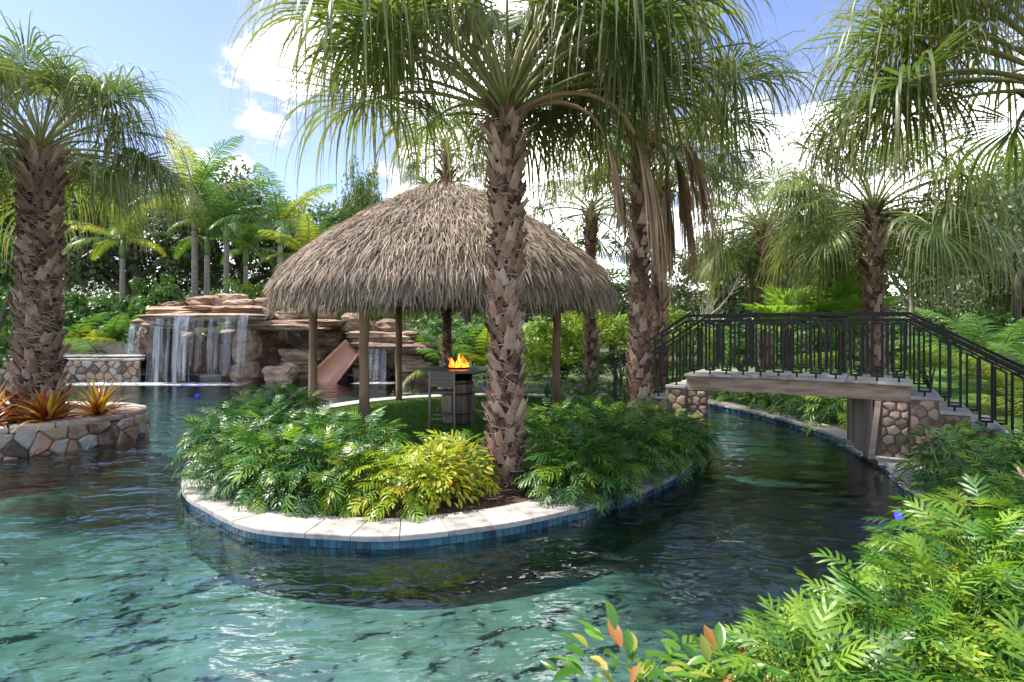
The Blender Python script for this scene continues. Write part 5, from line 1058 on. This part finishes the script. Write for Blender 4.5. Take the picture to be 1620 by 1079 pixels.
def plant(name_, x, y, rx, h, n, kinds, label, cat='philodendron', scale=1.0, seed=0, group=None, z0=.13, droop=28):
    r = random.Random(seed * 31 + 7); root = empty(name_, (x, y, z0), label=label, cat=cat, group=group); put('stem', STM, None, root, mtx=Matrix.Diagonal((rx * 1.6, rx * 1.6, h * 1.6, 1)))
    for k in range(n):
        inner = k % 4 == 0; t = (k + .5) / n; th = math.acos(1 - t * 1.18); ph = k * 2.39996 + r.uniform(-.3, .3); q = (r.uniform(.5, .8) if inner else r.uniform(.82, 1.12)); s_, c_ = math.sin(th), math.cos(th)
        p = Vector((rx * q * s_ * math.cos(ph), rx * q * s_ * math.sin(ph), max(.04, h * .28 + h * .66 * q * c_ * (1 if c_ > 0 else .9))))
        th2 = min(th + R(droop + r.uniform(-22, 22)), R(150)); d = Vector((math.sin(th2) * math.cos(ph + r.uniform(-.4, .4)), math.sin(th2) * math.sin(ph + r.uniform(-.4, .4)), math.cos(th2)))
        up = Vector((s_ * math.cos(ph), s_ * math.sin(ph), c_ + .7)); kk = r.choices([a for a, w in kinds], [w for a, w in kinds])[0]
        put('leaf', r.choice(LEAF[kk]), None, root, mtx=frame_m(p, d, up, scale * r.uniform(.75, 1.15), r.uniform(-.5, .5)))
    return root
PH = [('phil', 8), ('phil_lime', 2)]
PHL = [(-3.05, 6.45, 'front left rim, overhanging the coping'), (-2.45, 6.1, 'front rim, third from the left tip of the bed'), (-1.95, 5.95, 'front rim touching the yellow clump'), (-3.62, 7.25, 'left rim of the bed just above the water'), (-3.05, 7.0, 'second row behind the left front rim'), (-2.35, 6.75, 'second row at the middle of the left mound'), (-1.75, 6.7, 'second row directly behind the yellow clump'), (-4.0, 8.15, 'left rim halfway back along the island'), (-3.4, 7.9, 'third row in the left mound'), (-2.7, 7.65, 'third row near the middle of left mound'), (-2.0, 7.5, 'third row beside the lawn edge'), (-4.1, 9.2, 'left rim in front of the left hut post'), (-3.6, 8.8, 'fourth row in front of the hut'), (-2.9, 8.5, 'fourth row below the nearest hut post'), (-4.1, 10.1, 'back left rim nearest the open water'), (-3.7, 9.7, 'back of the left mound under the eave')]
for i, (x, y, lb) in enumerate(PHL): plant('philodendron', x, y, .47, .58 if (x > -3 and y > 7.3) else .80 if y > 6.5 else .68, 165, PH, 'dark green lobed philodendron, ' + lb, seed=i, scale=.74)
PHR = [(.66, 6.22, 'front rim just right of the centre palm'), (.92, 6.4, 'front rim spilling over the coping'), (1.42, 6.9, 'right rim where coping shows'), (1.95, 7.55, 'right rim above the dark water'), (2.3, 8.3, 'right rim below the dead-frond palm'), (2.5, 8.8, 'right tip against the bridge pier'), (.45, 6.85, 'second row behind the centre palm'), (1.0, 7.2, 'second row in the right mound'), (1.55, 7.85, 'second row left of the dead-frond palm'), (.6, 7.8, 'third row beside the lawn'), (1.15, 8.3, 'third row in front of right hut post'), (1.75, 9.1, 'back row behind the dead-frond palm'), (2.35, 9.6, 'back row at the foot of the bridge steps')]
for i, (x, y, lb) in enumerate(PHR): plant('philodendron', x, y, .48, (.46 if x > 2.2 else .78) if y > 6.6 else .62, 165, [('phil', 6), ('phil_lime', 2)], 'mid green lobed philodendron, ' + lb, seed=40 + i, scale=.74)
BI = [(2.55, 10.8, 'beyond the dead-frond palm on the back right rim'), (2.75, 11.9, 'back right rim behind the bridge steps'), (2.6, 13.0, 'back right rim behind the right hut post'), (1.95, 14.3, 'back rim behind the lawn, right'), (.9, 15.0, 'back rim behind the lawn, middle'), (-.4, 15.1, 'back rim behind the centre palm trunk')]
for i, (x, y, lb) in enumerate(BI): plant('philodendron', x, y, .55, .85, 60, [('phil', 3), ('phil_lime', 2)], 'mid green philodendron, ' + lb, seed=200 + i, scale=1.0)
for i, (x, y, lb) in enumerate([(-1.6, 5.85, 'leftmost of the yellow clump by the coping'), (-1.15, 5.72, 'front of the yellow clump'), (-1.3, 6.25, 'back of the yellow clump')]): plant('philodendron', x, y, .36, .52, 80, [('phil_yellow', 4), ('phil_lime', 2)], 'yellow green lobed philodendron, ' + lb, seed=70 + i, scale=.72)
for i, (x, y, lb) in enumerate([(-.78, 5.85, 'front, above the coping'), (-.55, 6.2, 'right, beside the palm trunk'), (-.85, 6.3, 'back, below the bar stool')]): plant('golden_shrub', x, y, .34, .58, 330, [('oval_yellow', 5), ('phil_yellow', 0.15), ('oval', .3)], 'golden oval-leaved shrub, ' + lb, cat='shrub', seed=80 + i, scale=1.05)
for i, (x, y, lb) in enumerate([(-1.0, 6.95, 'light green philodendron in front of the bar stool'), (-.5, 6.95, 'light green philodendron left of the centre palm trunk')]): plant('philodendron', x, y, .34, .52, 40, [('phil_lime', 3), ('phil', 2)], lb, seed=90 + i, scale=.75)
BK = [(4.3, 16.4), (4.95, 15.0), (5.5, 13.9), (5.95, 12.8), (6.1, 11.7), (6.2, 10.6), (5.1, 16.2), (6.3, 14.2), (6.9, 12.6), (7.0, 11.2)]
BKL = ['farthest along the far bank, left of the arch', 'second from left on bank seen under bridge', 'third from left on bank seen under bridge', 'middle of the bank seen under the bridge', 'right of middle on bank under the bridge', 'nearest the boarded pier under the bridge', 'back row, farthest left under the bridge', 'back row, second from left under bridge', 'back row, middle beyond the river', 'back row, behind the boarded pier']
for i, (x, y) in enumerate(BK): plant('philodendron', x, y, .62, .62, 50, [('phil_lime', 3), ('phil', 3)], 'lime green philodendron, ' + BKL[i], seed=110 + i, scale=1.1)
BR = [(5.75, 6.75, 'against the stone pier of the bridge'), (6.2, 6.5, 'beside the bridge stair wall'), (6.6, 6.6, 'below the stair balusters'), (7.3, 6.3, 'far right below the stair rail end'), (5.1, 6.3, 'on the right bank by the bare coping'), (5.6, 5.9, 'right bank behind the oval-leaved shrub'), (4.55, 5.25, 'right bank left of the foreground palm trunk'), (6.3, 5.8, 'right bank at the frame edge')]
for i, (x, y, lb) in enumerate(BR): plant('philodendron', x, y, .5, .62, 150, [('phil', 7), ('phil_lime', 1)], 'dark glossy philodendron, ' + lb, seed=130 + i, scale=.74)
for i, (x, y, lb) in enumerate([(4.55, 5.95, 'green oval-leaved shrub with reddish tips on the right bank'), (5.0, 5.45, 'green oval-leaved shrub beside the red-tipped one, nearer the palm')]): plant('oval_leaf_shrub', x, y, .42, .85, 220, [('oval', 8), ('oval_red', 1.3)], lb, cat='shrub', seed=150 + i, scale=1.1)
FG = [(3.75, 4.15, .5, 'left of the foreground palm trunk'), (3.1, 3.75, .5, 'along the right pool edge behind the lowest row'), (3.5, 3.35, .55, 'in front of the foreground palm trunk'), (2.6, 3.2, .5, 'in the middle of the foreground bed'), (3.0, 2.75, .55, 'in the lower right corner'), (2.1, 2.75, .48, 'in the near row, right of its centre'), (1.6, 2.45, .45, 'in the near row left of centre'), (2.45, 2.35, .5, 'at the bottom edge, right'), (1.15, 2.2, .40, 'second from left tip of the near row'), (1.85, 2.0, .45, 'at the bottom edge, middle'), (4.1, 3.6, .5, 'at the right frame edge by the trunk')]
for i, (x, y, rx, lb) in enumerate(FG): plant('philodendron', x, y, rx, .72 if y > 2.6 else .62, 240, [('phil_lime', 6), ('phil', 3)], 'foreground philodendron with bright lobed leaves, ' + lb, seed=160 + i, scale=.62)
for i, (x, y, lb) in enumerate([(.46, 2.28, 'red and yellow tipped oval-leaved shrub at bottom left of foreground bed'), (.80, 2.22, 'green and orange oval-leaved shrub at bottom edge beside philodendrons')]): plant('oval_leaf_shrub', x, y, .30, .60, 120, [('oval', 7), ('phil_lime', .1), ('oval_red', 1.5)], lb, cat='shrub', seed=180 + i, scale=1.3)
for i, (x, y, s, n, mix, lb) in enumerate([(-7.35, 9.0, 1.25, 80, [('brom', 3), ('brom_y', 2)], 'red and gold bromeliad clump at the front of the planter'), (-8.0, 8.7, 1.3, 75, [('brom', 4), ('brom_y', 1)], 'deep red bromeliad clump at the left of the planter'), (-8.6, 8.2, 1.2, 70, [('brom', 2), ('brom_y', 3)], 'golden red bromeliad clump at the left frame edge'), (-7.1, 9.75, 1.2, 70, [('brom', 2), ('brom_y', 3)], 'small golden bromeliad at the right end of planter')]):
    r = random.Random(i); root = empty('bromeliad', (x, y, .44), label=lb, cat='bromeliad')
    put('stem', STM, None, root, mtx=Matrix.Diagonal((.3, .3, .2, 1)))
    for k in range(n):
        ph = k * 2.39996; el = R(82 - 72 * (k / n) + r.uniform(-8, 8)); d = Vector((math.cos(el) * math.cos(ph), math.cos(el) * math.sin(ph), math.sin(el)))
        kk = r.choices([a for a, w in mix], [w for a, w in mix])[0]; put('leaf', r.choice(LEAF[kk]), None, root, mtx=frame_m(Vector((d.x * .05, d.y * .05, .02)), d, Vector((-d.x, -d.y, 1.5)), s * r.uniform(.75, 1.1)))
# path light in the foreground bed
pt = empty('path_light', (2.72, 2.92, .13), label='silver capped path light stake among the foreground leaves', cat='garden light')
b = MB(); b.tube([(0, 0, 0), (0, 0, .50)], .018, 10); b.build('stake', 'hoop', pt, True)
MB().lathe([(.07, .50), (.075, .51), (.06, .535), (.01, .54)], 20).build('cap', 'silver', pt, True)
